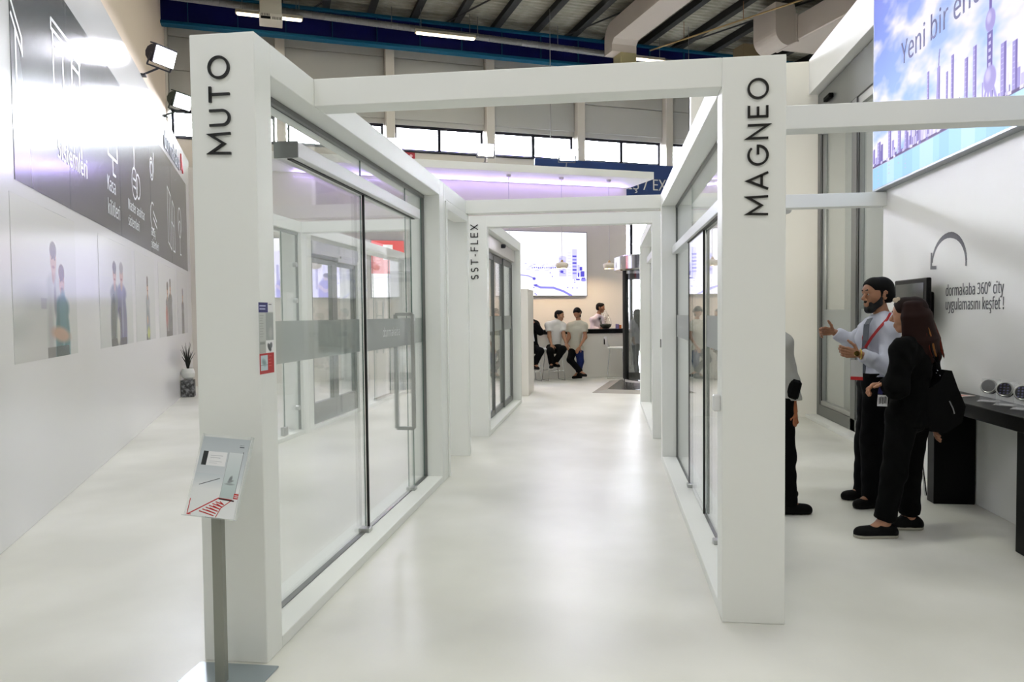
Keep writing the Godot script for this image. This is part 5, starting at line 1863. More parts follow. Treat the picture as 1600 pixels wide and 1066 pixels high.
# bone: [a, b, ra, rb, flat, cut]  flat squeezes along the front axis fr; cut 1 ends it squarely at a, 2 at b
func field(soup: Soup, bones: Array, cell: float, k: float, fr: Vector3, clips: Array = [], wob := 0.0) -> void:
	var lo := Vector3(1e9, 1e9, 1e9)
	var hi := -lo
	for b in bones:
		var r: float = maxf(b[2], b[3]) + cell * 2.5
		for p in [b[0], b[1]]:
			lo = lo.min(p - Vector3(r, r, r))
			hi = hi.max(p + Vector3(r, r, r))
	var nx := int((hi.x - lo.x) / cell) + 2
	var ny := int((hi.y - lo.y) / cell) + 2
	var nz := int((hi.z - lo.z) / cell) + 2
	var g := PackedFloat32Array()
	g.resize(nx * ny * nz)
	g.fill(1.0)
	for b in bones:
		var a: Vector3 = b[0]
		var e: Vector3 = b[1]
		var ra: float = b[2]
		var rb: float = b[3]
		var flat: float = b[4] if b.size() > 4 else 1.0
		var cut: int = b[5] if b.size() > 5 else 0
		var R := maxf(ra, rb) + maxf(k, cell * 2.0)
		var l3: Vector3 = ((a.min(e) - Vector3(R, R, R)) - lo) / cell
		var h3: Vector3 = ((a.max(e) + Vector3(R, R, R)) - lo) / cell
		var x0 := maxi(0, int(l3.x))
		var x1 := mini(nx - 1, int(h3.x) + 1)
		var y0 := maxi(0, int(l3.y))
		var y1 := mini(ny - 1, int(h3.y) + 1)
		var z0 := maxi(0, int(l3.z))
		var z1 := mini(nz - 1, int(h3.z) + 1)
		var d := e - a
		var dirn := d.normalized()
		var inv := 1.0 / flat - 1.0
		if flat < 1.0:
			d += fr * d.dot(fr) * inv
		var dd := maxf(d.length_squared(), 1e-9)
		for z in range(z0, z1 + 1):
			for y in range(y0, y1 + 1):
				var row := (z * ny + y) * nx
				var p := Vector3(lo.x + x0 * cell, lo.y + y * cell, lo.z + z * cell) - a
				for x in range(x0, x1 + 1):
					var q := p
					if flat < 1.0:
						q += fr * q.dot(fr) * inv
					var t := clampf(q.dot(d) / dd, 0.0, 1.0)
					var dist := (q - d * t).length() - (ra + (rb - ra) * t)
					if flat < 1.0:
						dist *= flat if dist > 0.0 else 1.0
					if cut > 0:
						if cut & 1: dist = maxf(dist, -p.dot(dirn))
						if cut & 2: dist = maxf(dist, (p + a - e).dot(dirn))
					var o := g[row + x]
					var h := k - absf(o - dist)
					if h > 0.0:
						g[row + x] = minf(o, dist) - h * h / (4.0 * k)
					elif dist < o:
						g[row + x] = dist
					p.x += cell
	if clips.size() > 0 or wob > 0.0:
		for z in nz:
			for y in ny:
				for x in nx:
					var j := (z * ny + y) * nx + x
					if g[j] > cell * 3.0 or g[j] < -0.06: continue
					var p := lo + Vector3(x, y, z) * cell
					var val := g[j]
					if wob > 0.0:
						val += wob * sin(p.y * 46.0 + sin(p.x * 31.0) * 2.0 + p.z * 17.0) * sin(p.x * 23.0 + p.z * 29.0 + p.y * 9.0)
					for c in clips:
						val = maxf(val, (p - c[0]).dot(c[1]))
					g[j] = val
	var at := {}
	var off := [0, 1, nx, nx + 1, nx * ny, nx * ny + 1, nx * ny + nx, nx * ny + nx + 1]
	var lim := cell * 2.6
	for z in nz - 1:
		for y in ny - 1:
			var row := (z * ny + y) * nx
			for x in nx - 1:
				var j := row + x
				var v0 := g[j]
				if v0 > lim or v0 < -lim: continue
				var s0 := v0 < 0.0
				var same := true
				for c in range(1, 8):
					if (g[j + off[c]] < 0.0) != s0:
						same = false
						break
				if same: continue
				var sum := Vector3.ZERO
				var cnt := 0
				var vals := []
				for c in 8: vals.append(g[j + off[c]])
				for e in [[0, 1], [2, 3], [4, 5], [6, 7], [0, 2], [1, 3], [4, 6], [5, 7], [0, 4], [1, 5], [2, 6], [3, 7]]:
					var va: float = vals[e[0]]
					var vb: float = vals[e[1]]
					if (va < 0.0) != (vb < 0.0):
						var t := va / (va - vb)
						var pa := Vector3(e[0] & 1, (e[0] >> 1) & 1, e[0] >> 2)
						var pb := Vector3(e[1] & 1, (e[1] >> 1) & 1, e[1] >> 2)
						sum += pa.lerp(pb, t)
						cnt += 1
				var gr := Vector3(vals[1] + vals[3] + vals[5] + vals[7] - vals[0] - vals[2] - vals[4] - vals[6], vals[2] + vals[3] + vals[6] + vals[7] - vals[0] - vals[1] - vals[4] - vals[5], vals[4] + vals[5] + vals[6] + vals[7] - vals[0] - vals[1] - vals[2] - vals[3])
				at[j] = soup.v.size()
				soup.v.append(lo + (Vector3(x, y, z) + sum / cnt) * cell)
				soup.n.append(gr.normalized())
	# one quad round each crossed edge
	for j in at:
		var sg := g[j] < 0.0
		for ax in 3:
			var st: int = [1, nx, nx * ny][ax]
			if (g[j + st] < 0.0) == sg: continue
			var u: int = [nx, nx * ny, 1][ax]
			var w: int = [nx * ny, 1, nx][ax]
			if not (at.has(j - u) and at.has(j - w) and at.has(j - u - w)): continue
			var A: int = at[j]
			var B: int = at[j - u]
			var C: int = at[j - u - w]
			var D: int = at[j - w]
			if sg:
				soup.i.append_array(PackedInt32Array([A, C, B, A, D, C]))
			else:
				soup.i.append_array(PackedInt32Array([A, B, C, A, C, D]))

func hand_bones(wrist: Vector3, dir: Vector3, palm: Vector3, thumb: Vector3, curl: Array, s := 1.0) -> Array:
	# dir: from wrist to knuckles; palm: out of the palm; thumb: towards the thumb side
	dir = dir.normalized()
	palm = (palm - dir * palm.dot(dir)).normalized()
	var side := dir.cross(palm).normalized()
	if side.dot(thumb) < 0.0: side = -side
	var b := []
	var kn := wrist + dir * 0.088 * s
	b.append([wrist - dir * 0.01 * s, wrist + dir * 0.03 * s, 0.024 * s, 0.024 * s])
	for k in 4:
		var o := side * (0.031 - 0.0205 * k) * s
		b.append([wrist + dir * 0.028 * s + o * 0.6, kn + o - dir * 0.004 * s * absf(k - 1.0), 0.0145 * s, 0.0115 * s])
		var L: float = [0.076, 0.084, 0.078, 0.062][k] * s
		var p := kn + o - dir * 0.004 * s * absf(k - 1.0)
		var cu: float = curl[k]
		var ang := 0.0
		for seg in 3:
			ang += cu * [0.8, 1.0, 0.7][seg]
			var dn := (dir * cos(ang) + palm * sin(ang)).normalized()
			var q: Vector3 = p + dn * L * [0.46, 0.30, 0.24][seg]
			b.append([p, q, 0.0092 * s, 0.0084 * s])
			p = q
	var tb := wrist + dir * 0.022 * s + side * 0.024 * s
	var tc: float = curl[4]
	var td := (side * 0.85 + dir * 0.55 + palm * 0.35 * tc).normalized()
	var t1 := tb + td * 0.042 * s
	var td2 := (side * (0.75 - 0.6 * tc) + dir * 0.8 + palm * 0.5 * tc).normalized()
	b.append([tb, t1, 0.0135 * s, 0.0105 * s])
	b.append([t1, t1 + td2 * 0.032 * s, 0.0102 * s, 0.0095 * s])
	b.append([t1 + td2 * 0.032 * s, t1 + td2 * 0.056 * s, 0.0092 * s, 0.0082 * s])
	return b

# J: joints in metres from the figure's place on the floor; x to the right, y up, z towards the viewer
func figure(label: String, at: Vector3, yaw: float, J: Dictionary, group := "") -> Node3D:
	var o := thing("person", label, "person", at, false, group)
	o.rotation.y = yaw
	org = Vector3.ZERO
	var far: bool = J.get("far", false)
	var cell := 0.02 if far else 0.013
	var f: Vector3 = (J.face as Vector3).normalized()          # where the chest points
	var hf: Vector3 = (J.look as Vector3).normalized()         # where the head points
	var gs: float = J.get("girth", 1.0)
	var sk: StandardMaterial3D = mat(J.skin, 0.5)
	var up := ((J.head as Vector3) - (J.neck as Vector3)).normalized()
	var left := Vector3.UP.cross(f).normalized()
	# body
	var torso := [
		[J.lhip + Vector3(0, 0.02, 0), J.rhip + Vector3(0, 0.02, 0), 0.105 * gs, 0.105 * gs, 0.85],
		[J.pelvis, J.waist, 0.125 * gs, 0.122 * gs, 0.72],
		[J.waist, J.chest, 0.125 * gs, 0.142 * gs, 0.74],
		[J.chest + left * 0.06, J.ls - left * 0.02, 0.095 * gs, 0.062 * gs, 0.9],
		[J.chest - left * 0.06, J.rs + left * 0.02, 0.095 * gs, 0.062 * gs, 0.9],
		[J.ls, J.neck, 0.058 * gs, 0.055],
		[J.rs, J.neck, 0.058 * gs, 0.055]]
	var la := [[J.ls, J.le, 0.052 * gs, 0.040 * gs], [J.le, J.lw, 0.041 * gs, 0.028]]
	var ra := [[J.rs, J.re, 0.052 * gs, 0.040 * gs], [J.re, J.rw, 0.041 * gs, 0.028]]
	var legs := [[J.lhip, J.lk, 0.088 * gs, 0.056 * gs], [J.lk, J.la, 0.055 * gs, 0.036], [J.rhip, J.rk, 0.088 * gs, 0.056 * gs], [J.rk, J.ra, 0.055 * gs, 0.036]]
	var feet := [[J.la, J.lt, 0.036, 0.026], [J.ra, J.rt, 0.036, 0.026]]
	var so := Soup.new()
	var hs: float = J.get("hs", 1.0)
	field(so, torso + la + ra + legs + feet + [[J.neck - up * 0.03, J.head - up * 0.05 * hs, 0.058, 0.052]], cell, 0.035, f)
	head(so, J.head, hf, up, hs, 0.010 if far else 0.0045)
	var hc := 0.006 if far else 0.0034
	for side in ["l", "r"]:
		var w: Vector3 = J[side + "w"]
		var e: Vector3 = J[side + "e"]
		var hd: Array = J.get(side + "hand", [])
		var dirn: Vector3 = hd[0] if hd.size() > 0 else (w - e)
		var pl: Vector3 = hd[1] if hd.size() > 1 else -f
		var th: Vector3 = hd[2] if hd.size() > 2 else f
		var cu: Array = hd[3] if hd.size() > 3 else [0.25, 0.3, 0.35, 0.4, 0.5]
		field(so, hand_bones(w, dirn, pl, th, cu, J.get("hand", 1.0)), hc, 0.008, f)
	node("body", so.mesh(), sk, o)
	# clothes
	for c in J.clothes:
		var bones := []
		var grow: float = c.get("grow", 0.013)
		var clips: Array = c.get("clips", [])
		for part in c.parts:
			match part[0]:
				"torso":
					for b in torso: bones.append([b[0], b[1], b[2] + grow, b[3] + grow, b[4] if b.size() > 4 else 1.0])
				"hips":
					for b in torso.slice(0, 2): bones.append([b[0], b[1], b[2] + grow, b[3] + grow, b[4]])
				"arm":
					var A: Array = la if part[1] == "l" else ra
					var fr: float = part[2]
					var loose: float = part[3] if part.size() > 3 else 0.0
					if fr <= 1.0:
						bones.append([A[0][0], (A[0][0] as Vector3).lerp(A[0][1], fr), A[0][2] + grow, lerpf(A[0][2], A[0][3], fr) + grow + loose, 1.0, 2])
					else:
						bones.append([A[0][0], A[0][1], A[0][2] + grow, A[0][3] + grow + loose * 0.6])
						bones.append([A[1][0], (A[1][0] as Vector3).lerp(A[1][1], fr - 1.0), A[1][2] + grow + loose * 0.6, lerpf(A[1][2], A[1][3], fr - 1.0) + grow + loose, 1.0, 2])
				"leg":
					var k: int = 0 if part[1] == "l" else 2
					var fr: float = part[2]
					var loose: float = part[3] if part.size() > 3 else 0.012
					bones.append([legs[k][0], legs[k][1], legs[k][2] + grow, legs[k][3] + grow + loose * 0.5])
					bones.append([legs[k + 1][0], (legs[k + 1][0] as Vector3).lerp(legs[k + 1][1], fr), legs[k + 1][2] + grow + loose * 0.5, lerpf(legs[k + 1][2], legs[k + 1][3], fr) + grow + loose, 1.0, 2])
				"bone":
					bones.append(part.slice(1))
		var s2 := Soup.new()
		field(s2, bones, cell, c.get("k", 0.035), f, clips, c.get("wob", 0.0 if far else 0.0035))
		var cm := mat(c.color, c.get("rough", 0.9), 0.0, 0.25)
		node(c.name, s2.mesh(), cm, o)
	# shoes
	for side in ["l", "r"]:
		var a: Vector3 = J[side + "a"]
		var t: Vector3 = J[side + "t"]
		var d := t - a
		d.y = 0
		d = d.normalized()
		var fy := minf(a.y, t.y) - 0.045
		if not far: fy = maxf(fy, 0.0)
		var base := Vector3(a.x, fy, a.z)
		var toe := Vector3(t.x, fy + 0.03, t.z)
		var s3 := Soup.new()
		field(s3, [[base + Vector3(0, 0.05, 0) - d * 0.03, toe, 0.046, 0.036], [base + Vector3(0, 0.035, 0) - d * 0.05, base + d * 0.02 + Vector3(0, 0.075, 0), 0.040, 0.040], [base + Vector3(0, 0.03, 0) - d * 0.045, toe - d * 0.02 + Vector3(0, -0.003, 0), 0.042, 0.044]], 0.012 if far else 0.007, 0.02, f, [[base + Vector3(0, 0.004, 0), Vector3.DOWN], [base + Vector3(0, 0.092, 0), Vector3.UP]])
		var shoe := node("shoe", s3.mesh(), mat(J.shoe, 0.6, 0.0, 0.25), o)
		if J.has("sole"):
			var s4 := Soup.new()
			field(s4, [[base + Vector3(0, 0.012, 0) - d * 0.045, toe - d * 0.01 + Vector3(0, -0.02, 0), 0.047, 0.047]], 0.006, 0.01, f, [[base + Vector3(0, 0.002, 0), Vector3.DOWN], [base + Vector3(0, 0.022, 0), Vector3.UP]])
			node("sole", s4.mesh(), mat(J.sole, 0.6), shoe, "pale rubber sole")
	# hair
	if J.has("hair"):
		hair(o, J.head, hf, up, hs, J.hair, J.get("hairstyle", "short"), far, J)
	if not far:
		eyes(o, J.head, hf, up, hs)
	return o

func hframe(hf: Vector3, up: Vector3) -> Basis:
	var z := hf.normalized()                      # z out of the face, x to its left
	var y := (up - z * up.dot(z)).normalized()
	return Basis(y.cross(z), y, z)

func head(so: Soup, c: Vector3, hf: Vector3, up: Vector3, s: float, cell: float) -> void:
	var B := hframe(hf, up)
	var q := func(x: float, y: float, z: float) -> Vector3: return c + B * Vector3(x, y, z) * s
	var b := [
		[q.call(0, 0.035, -0.025), q.call(0, 0.04, 0.02), 0.082 * s, 0.076 * s],
		[q.call(-0.022, 0.0, 0.03), q.call(0.022, 0.0, 0.03), 0.055 * s, 0.055 * s],
		[q.call(0, -0.03, 0.04), q.call(0, -0.075, 0.052), 0.048 * s, 0.030 * s],
		[q.call(-0.045, -0.045, -0.005), q.call(-0.012, -0.085, 0.055), 0.022 * s, 0.020 * s],
		[q.call(0.045, -0.045, -0.005), q.call(0.012, -0.085, 0.055), 0.022 * s, 0.020 * s],
		[q.call(-0.035, 0.038, 0.070), q.call(0.035, 0.038, 0.070), 0.018 * s, 0.018 * s],
		[q.call(-0.04, -0.01, 0.058), q.call(-0.03, -0.02, 0.062), 0.022 * s, 0.02 * s],
		[q.call(0.04, -0.01, 0.058), q.call(0.03, -0.02, 0.062), 0.022 * s, 0.02 * s],
		[q.call(-0.018, -0.052, 0.082), q.call(0.018, -0.052, 0.082), 0.009 * s, 0.009 * s],
		[q.call(-0.015, -0.064, 0.080), q.call(0.015, -0.064, 0.080), 0.009 * s, 0.009 * s]]
	field(so, b, cell, 0.018 * s, B.z)
	# nose and ears keep sharper creases
	field(so, [[q.call(0, 0.026, 0.082), q.call(0, -0.018, 0.108), 0.009 * s, 0.013 * s], [q.call(-0.012, -0.026, 0.092), q.call(0.012, -0.026, 0.092), 0.009 * s, 0.009 * s]], cell, 0.008 * s, B.z)
	for sx in [-1.0, 1.0]:
		var e := []
		for k in 7:
			var a := deg_to_rad(-70 + k * 40.0)
			var a2 := deg_to_rad(-70 + (k + 1) * 40.0)
			e.append([q.call(sx * (0.080 + 0.006 * sin(a)), 0.0 + 0.028 * sin(a), -0.012 - 0.016 * cos(a)), q.call(sx * (0.080 + 0.006 * sin(a2)), 0.0 + 0.028 * sin(a2), -0.012 - 0.016 * cos(a2)), 0.006 * s, 0.006 * s])
		e.append([q.call(sx * 0.076, 0.018, -0.014), q.call(sx * 0.076, -0.026, -0.006), 0.009 * s, 0.008 * s])
		field(so, e, cell, 0.006 * s, B.z)

func eyes(o: Node3D, c: Vector3, hf: Vector3, up: Vector3, s: float) -> void:
	var B := hframe(hf, up)
	for sx in [-1.0, 1.0]:
		var p := c + B * Vector3(sx * 0.031, 0.012, 0.0795) * s
		var so := Soup.new()
		field(so, [[p, p + B.x * 0.001, 0.0115 * s, 0.0115 * s]], 0.004, 0.004, B.z)
		var e := node("eye", so.mesh(), mat(Color(0.62, 0.58, 0.54), 0.3), o)
		var s2 := Soup.new()
		var p2 := p + B.z * 0.0070 * s
		field(s2, [[p2, p2 + B.x * 0.0005, 0.0060 * s, 0.0060 * s]], 0.0025, 0.002, B.z)
		node("iris", s2.mesh(), mat(Color(0.06, 0.04, 0.03), 0.2), e)
		var s3 := Soup.new()
		field(s3, [[c + B * Vector3(sx * 0.014, 0.040, 0.093) * s, c + B * Vector3(sx * 0.032, 0.043, 0.091) * s, 0.0048 * s, 0.0055 * s], [c + B * Vector3(sx * 0.032, 0.043, 0.091) * s, c + B * Vector3(sx * 0.048, 0.036, 0.080) * s, 0.0055 * s, 0.0035 * s]], 0.003, 0.004, B.z)
		node("eyebrow", s3.mesh(), mat(Color(0.035, 0.028, 0.025), 0.8), o)

func hair(o: Node3D, c: Vector3, hf: Vector3, up: Vector3, s: float, col: Color, style: String, far: bool, J: Dictionary) -> void:
	var B := hframe(hf, up)
	var q := func(x: float, y: float, z: float) -> Vector3: return c + B * Vector3(x, y, z) * s
	var cell := 0.012 if far else 0.0065
	var so := Soup.new()
	var cap := [[q.call(0, 0.048, -0.032), q.call(0, 0.056, 0.018), 0.090 * s, 0.080 * s], [q.call(-0.03, 0.0, -0.05), q.call(0.03, 0.0, -0.05), 0.062 * s, 0.062 * s]]
	var clips := [[q.call(0, 0.062, 0.070), (B.z * 1.0 - B.y * 0.55).normalized()]]
	if style != "long":
		cap.append([q.call(-0.072, 0.02, 0.005), q.call(-0.074, 0.0, 0.012), 0.014 * s, 0.010 * s])
		cap.append([q.call(0.072, 0.02, 0.005), q.call(0.074, 0.0, 0.012), 0.014 * s, 0.010 * s])
		clips.append([q.call(0, -0.055, -0.06), (-B.y).normalized()])
		field(so, cap, cell, 0.015 * s, B.z, clips)
	else:
		field(so, cap, cell, 0.02 * s, B.z, clips)
	var hm := mat(col, 0.65, 0.0, 0.25)
	var hn := node("hair", so.mesh(), hm, o)
	if style == "long":
		# locks falling from the crown over the shoulders and the back
		var rng := RandomNumberGenerator.new()
		rng.seed = 17
		var cols: Array = J.get("locks", [col])
		var drop: float = J.get("drop", 0.42)
		var nl := 16 if far else 40
		for kk in cols.size():
			var s2 := Soup.new()
			var bones := []
			for k in range(kk, nl, 2 if kk == 0 else 9):
				var a := lerpf(deg_to_rad(-20), deg_to_rad(200), (k + 0.5) / nl)     # from one temple round the back to the other
				var dx := cos(a)
				var dz := -sin(a)
				var p0: Vector3 = q.call(dx * 0.062, 0.085, dz * 0.06 - 0.015)
				var p1: Vector3 = q.call(dx * 0.096, 0.01, dz * 0.088 - 0.02)
				var p2: Vector3 = c + B * Vector3(dx * 0.118, -0.15, dz * 0.12 - 0.03) * s
				var p3: Vector3 = c + B * Vector3(dx * (0.115 + rng.randf() * 0.03), -drop * (0.8 + rng.randf() * 0.25), dz * 0.13 - 0.05) * s
				var th := 1.0 if kk == 0 else 0.55
				var lift := 1.0 if kk == 0 else 1.13
				p1 = c + (p1 - c) * Vector3(lift, 1, lift)
				p2 = c + (p2 - c) * Vector3(lift, 1, lift)
				p3 = c + (p3 - c) * Vector3(lift * 0.98, 1, lift * 0.98)
				bones.append([p0, p1, 0.026 * s * th, 0.027 * s * th])
				bones.append([p1, p2, 0.027 * s * th, 0.026 * s * th])
				bones.append([p2, p3, 0.026 * s * th, 0.008 * s * th])
			field(s2, bones, cell, 0.018 if kk == 0 else 0.006, B.z)
			node("lock", s2.mesh(), mat(cols[kk], 0.6, 0.0, 0.25), hn)
	if J.has("beard"):
		var s5 := Soup.new()
		field(s5, [[q.call(-0.062, -0.012, 0.012), q.call(-0.052, -0.055, 0.018), 0.017 * s, 0.022 * s], [q.call(-0.052, -0.055, 0.018), q.call(-0.014, -0.098, 0.062), 0.022 * s, 0.026 * s], [q.call(0.062, -0.012, 0.012), q.call(0.052, -0.055, 0.018), 0.017 * s, 0.022 * s], [q.call(0.052, -0.055, 0.018), q.call(0.014, -0.098, 0.062), 0.022 * s, 0.026 * s], [q.call(-0.014, -0.096, 0.062), q.call(0.014, -0.096, 0.062), 0.027 * s, 0.027 * s], [q.call(-0.024, -0.052, 0.074), q.call(0, -0.040, 0.090), 0.009 * s, 0.009 * s], [q.call(0.024, -0.052, 0.074), q.call(0, -0.040, 0.090), 0.009 * s, 0.009 * s], [q.call(-0.028, -0.055, 0.068), q.call(-0.022, -0.085, 0.068), 0.013 * s, 0.014 * s], [q.call(0.028, -0.055, 0.068), q.call(0.022, -0.085, 0.068), 0.013 * s, 0.014 * s]], cell, 0.012 * s, B.z)
		node("beard", s5.mesh(), mat(J.beard, 0.8), o)

func people() -> void:
	var m := figure("bearded man in a white shirt with a red lanyard, gesturing with one hand", P(1.994, 0, 5.988), 0.1282, {
		"pelvis": Vector3(0.070, 0.935, 0.000),
		"waist": Vector3(0.070, 1.083, 0.000),
		"chest": Vector3(0.070, 1.295, 0.000),
		"neck": Vector3(0.109, 1.433, 0.000),
		"head": Vector3(0.065, 1.615, 0.000),
		"ls": Vector3(0.077, 1.363, 0.160),
		"le": Vector3(0.031, 1.082, 0.240),
		"lw": Vector3(-0.190, 1.182, 0.260),
		"rs": Vector3(0.093, 1.365, -0.160),
		"re": Vector3(0.001, 1.249, -0.270),
		"rw": Vector3(-0.135, 1.331, -0.300),
		"lhip": Vector3(0.035, 0.925, 0.090),
		"lk": Vector3(-0.014, 0.500, 0.100),
		"la": Vector3(-0.009, 0.094, 0.100),
		"lt": Vector3(-0.134, 0.034, 0.130),
		"rhip": Vector3(0.089, 0.906, -0.090),
		"rk": Vector3(0.039, 0.464, -0.100),
		"ra": Vector3(0.038, 0.084, -0.140),
		"rt": Vector3(-0.104, 0.023, -0.140),
		"face": Vector3(-0.90, 0, 0.42),
		"look": Vector3(-0.99, -0.03, 0.10),
		"skin": Color(0.60, 0.42, 0.31),
		"shoe": Color(0.025, 0.022, 0.022),
		"hair": Color(0.022, 0.018, 0.017),
		"beard": Color(0.025, 0.02, 0.018),
		"hs": 1.06,
		"girth": 1.0,
		"rhand": [Vector3(-0.95, 0.10, 0.1), Vector3(-0.1, -0.5, 0.85), Vector3(-0.2, 0.9, 0.3), [0.35, 0.55, 0.65, 0.7, 0.0]],
		"lhand": [Vector3(-0.92, 0.15, -0.3), Vector3(0.0, 0.2, -0.95), Vector3(-0.2, 0.9, 0), [0.5, 0.6, 0.65, 0.65, 0.5]],
		"clothes": [
			{"name": "trousers", "color": Color(0.018, 0.018, 0.026), "grow": 0.017, "parts": [["hips"], ["leg", "l", 1.06, 0.022], ["leg", "r", 1.06, 0.022]], "clips": [[Vector3(0.070, 1.009, 0.000), Vector3.UP]]},
			{"name": "shirt", "color": Color(0.74, 0.75, 0.80), "grow": 0.015, "wob": 0.006, "parts": [["torso"], ["arm", "l", 1.9, 0.008], ["arm", "r", 1.92, 0.008], ["bone", Vector3(0.109, 1.408, 0.000), Vector3(0.094, 1.472, 0.000), 0.062, 0.066, 1.0, 2]], "clips": [[Vector3(0.070, 0.994, 0.000), Vector3.DOWN]]}],
	})
	var st := S()
	for p in [[Vector3(0.102, 1.482, 0.130), Vector3(0.047, 1.435, 0.190), Vector3(-0.015, 1.373, 0.200), Vector3(-0.057, 1.301, 0.170), Vector3(-0.081, 1.222, 0.120)], [Vector3(0.060, 1.447, -0.020), Vector3(-0.028, 1.379, 0.030), Vector3(-0.072, 1.297, 0.070), Vector3(-0.081, 1.221, 0.100)]]:
		ribbon(st, p, 0.020, Vector3(-0.75, 0, 0.66))
	obj("lanyard", st, mat(Color(0.62, 0.06, 0.08), 0.6), m)
	st = S()
	ribbon(st, [Vector3(-0.018, 1.438, 0.060), Vector3(-0.057, 1.395, 0.090), Vector3(-0.076, 1.275, 0.110), Vector3(-0.081, 1.129, 0.100), Vector3(-0.086, 1.032, 0.090)], 0.05, Vector3(-0.9, 0, 0.42))
	obj("tie", st, mat(Color(0.30, 0.32, 0.36), 0.6), m, "grey tie")
	st = S()
	bxt(st, Transform3D(Basis(Vector3.UP, -0.7), Vector3(-0.153, 1.060, 0.140)), Vector3(0.085, 0.14, 0.003), 0.001)
	var card := obj("id_card", st, mat(Color(0.80, 0.80, 0.80), 0.3), m, "white card with a red foot")
	st = S()
	bxt(st, Transform3D(Basis(Vector3.UP, -0.7), Vector3(-0.155, 0.993, 0.145)), Vector3(0.086, 0.025, 0.0045), 0.001)
	obj("red_foot", st, M.red, card)
	st = S()
	tube(st, ring_about(Vector3(-0.178, 1.182, 0.255), Vector3(0.92, 0.0, 0.3), 0.036), 0.006, 8)
	lathe(st, [Vector2(0.02, -0.004), Vector2(0.02, 0.006), Vector2(0, 0.007)], Vector3(-0.228, 1.189, 0.300), 16, Basis(Vector3(1, 0, 0), Vector3(0, 0, 1), Vector3(0, -1, 0)))
	obj("watch", st, mat(Color(0.80, 0.68, 0.36), 0.25, 0.9), m, "gold wrist watch")
	st = S()
	ribbon(st, [Vector3(-0.058, 1.009, 0.000), Vector3(-0.086, 1.013, 0.100), Vector3(-0.062, 1.013, 0.160), Vector3(0.000, 1.014, 0.170)], 0.03, Vector3(-0.9, 0, 0.42))
	obj("belt", st, M.blackm, m)
	m = figure("woman in black with long auburn hair, seen from behind beside the bearded man", P(1.872, 0, 5.188), 0.1282, {
		"pelvis": Vector3(0.123, 0.808, 0.000),
		"waist": Vector3(0.132, 0.948, 0.000),
		"chest": Vector3(0.149, 1.147, 0.000),
		"neck": Vector3(0.162, 1.296, 0.000),
		"head": Vector3(0.115, 1.458, 0.000),
		"ls": Vector3(0.008, 1.235, 0.130),
		"le": Vector3(-0.051, 1.001, 0.180),
		"lw": Vector3(-0.060, 1.017, 0.060),
		"rs": Vector3(0.294, 1.223, -0.100),
		"re": Vector3(0.365, 0.963, -0.140),
		"rw": Vector3(0.346, 0.772, -0.100),
		"lhip": Vector3(0.040, 0.796, 0.070),
		"lk": Vector3(-0.026, 0.434, 0.100),
		"la": Vector3(-0.068, 0.094, 0.060),
		"lt": Vector3(-0.232, 0.006, 0.060),
		"rhip": Vector3(0.200, 0.776, -0.070),
		"rk": Vector3(0.171, 0.420, -0.080),
		"ra": Vector3(0.197, 0.077, -0.120),
		"rt": Vector3(0.080, 0.008, -0.130),
		"face": Vector3(-0.86, 0, -0.50),
		"look": Vector3(-0.80, -0.02, -0.58),
		"skin": Color(0.66, 0.47, 0.36),
		"shoe": Color(0.022, 0.022, 0.024),
		"sole": Color(0.62, 0.61, 0.56),
		"hair": Color(0.10, 0.045, 0.034),
		"hairstyle": "long",
		"locks": [Color(0.13, 0.055, 0.04), Color(0.34, 0.12, 0.07), Color(0.07, 0.035, 0.028), Color(0.52, 0.34, 0.17)],
		"drop": 0.30,
		"hs": 0.98,
		"girth": 0.93,
		"lhand": [Vector3(-0.8, -0.1, -0.2), Vector3(0.1, -0.9, 0.3), Vector3(-0.3, 0.3, 0.9), [0.7, 0.75, 0.8, 0.8, 0.6]],
		"clothes": [
			{"name": "trousers", "color": Color(0.014, 0.014, 0.016), "grow": 0.015, "parts": [["hips"], ["leg", "l", 0.93, 0.016], ["leg", "r", 0.93, 0.016]], "clips": [[Vector3(0.123, 0.829, 0.000), Vector3.UP]]},
			{"name": "cardigan", "color": Color(0.010, 0.010, 0.011), "grow": 0.022, "wob": 0.006, "parts": [["torso"], ["arm", "l", 1.92, 0.012], ["arm", "r", 1.95, 0.012], ["bone", Vector3(0.128, 0.956, 0.000), Vector3(0.119, 0.735, 0.000), 0.125, 0.175, 0.8, 2]]}],
	})
	st = S()
	lathe(st, [Vector2(0.0, -0.006), Vector2(0.016, -0.004), Vector2(0.016, 0.004), Vector2(0, 0.006)], Vector3(-0.021, 1.567, 0.090), 12, Basis(Vector3(1, 0, 0), Vector3(0, 0, 1), Vector3(0, -1, 0)))
	lathe(st, [Vector2(0.0, -0.006), Vector2(0.012, -0.004), Vector2(0.012, 0.004), Vector2(0, 0.006)], Vector3(-0.004, 1.575, 0.090), 12, Basis(Vector3(1, 0, 0), Vector3(0, 0, 1), Vector3(0, -1, 0)))
	obj("hair_clip", st, mat(Color(0.75, 0.68, 0.6), 0.3, 0.5), m, "pale hair clip")
	var bag := thing("shoulder_bag", "large black shoulder bag with bright zips on the woman in black", "bag", P(2.193, 0.710, 5.229))
	bag.rotation.y = 0.1282
	org = Vector3.ZERO
	st = S()
	prism(st, PackedVector2Array([Vector2(-0.195, 0.225), Vector2(-0.127, 0.000), Vector2(-0.017, -0.017), Vector2(0.089, 0.055), Vector2(0.110, 0.161), Vector2(0.059, 0.280), Vector2(0.017, 0.395), Vector2(-0.025, 0.399), Vector2(-0.059, 0.331)]), Transform3D(Basis.IDENTITY, Vector3(0, 0, -0.05)), 0.16)
	obj("body", st, M.blackm, bag)
	st = S()
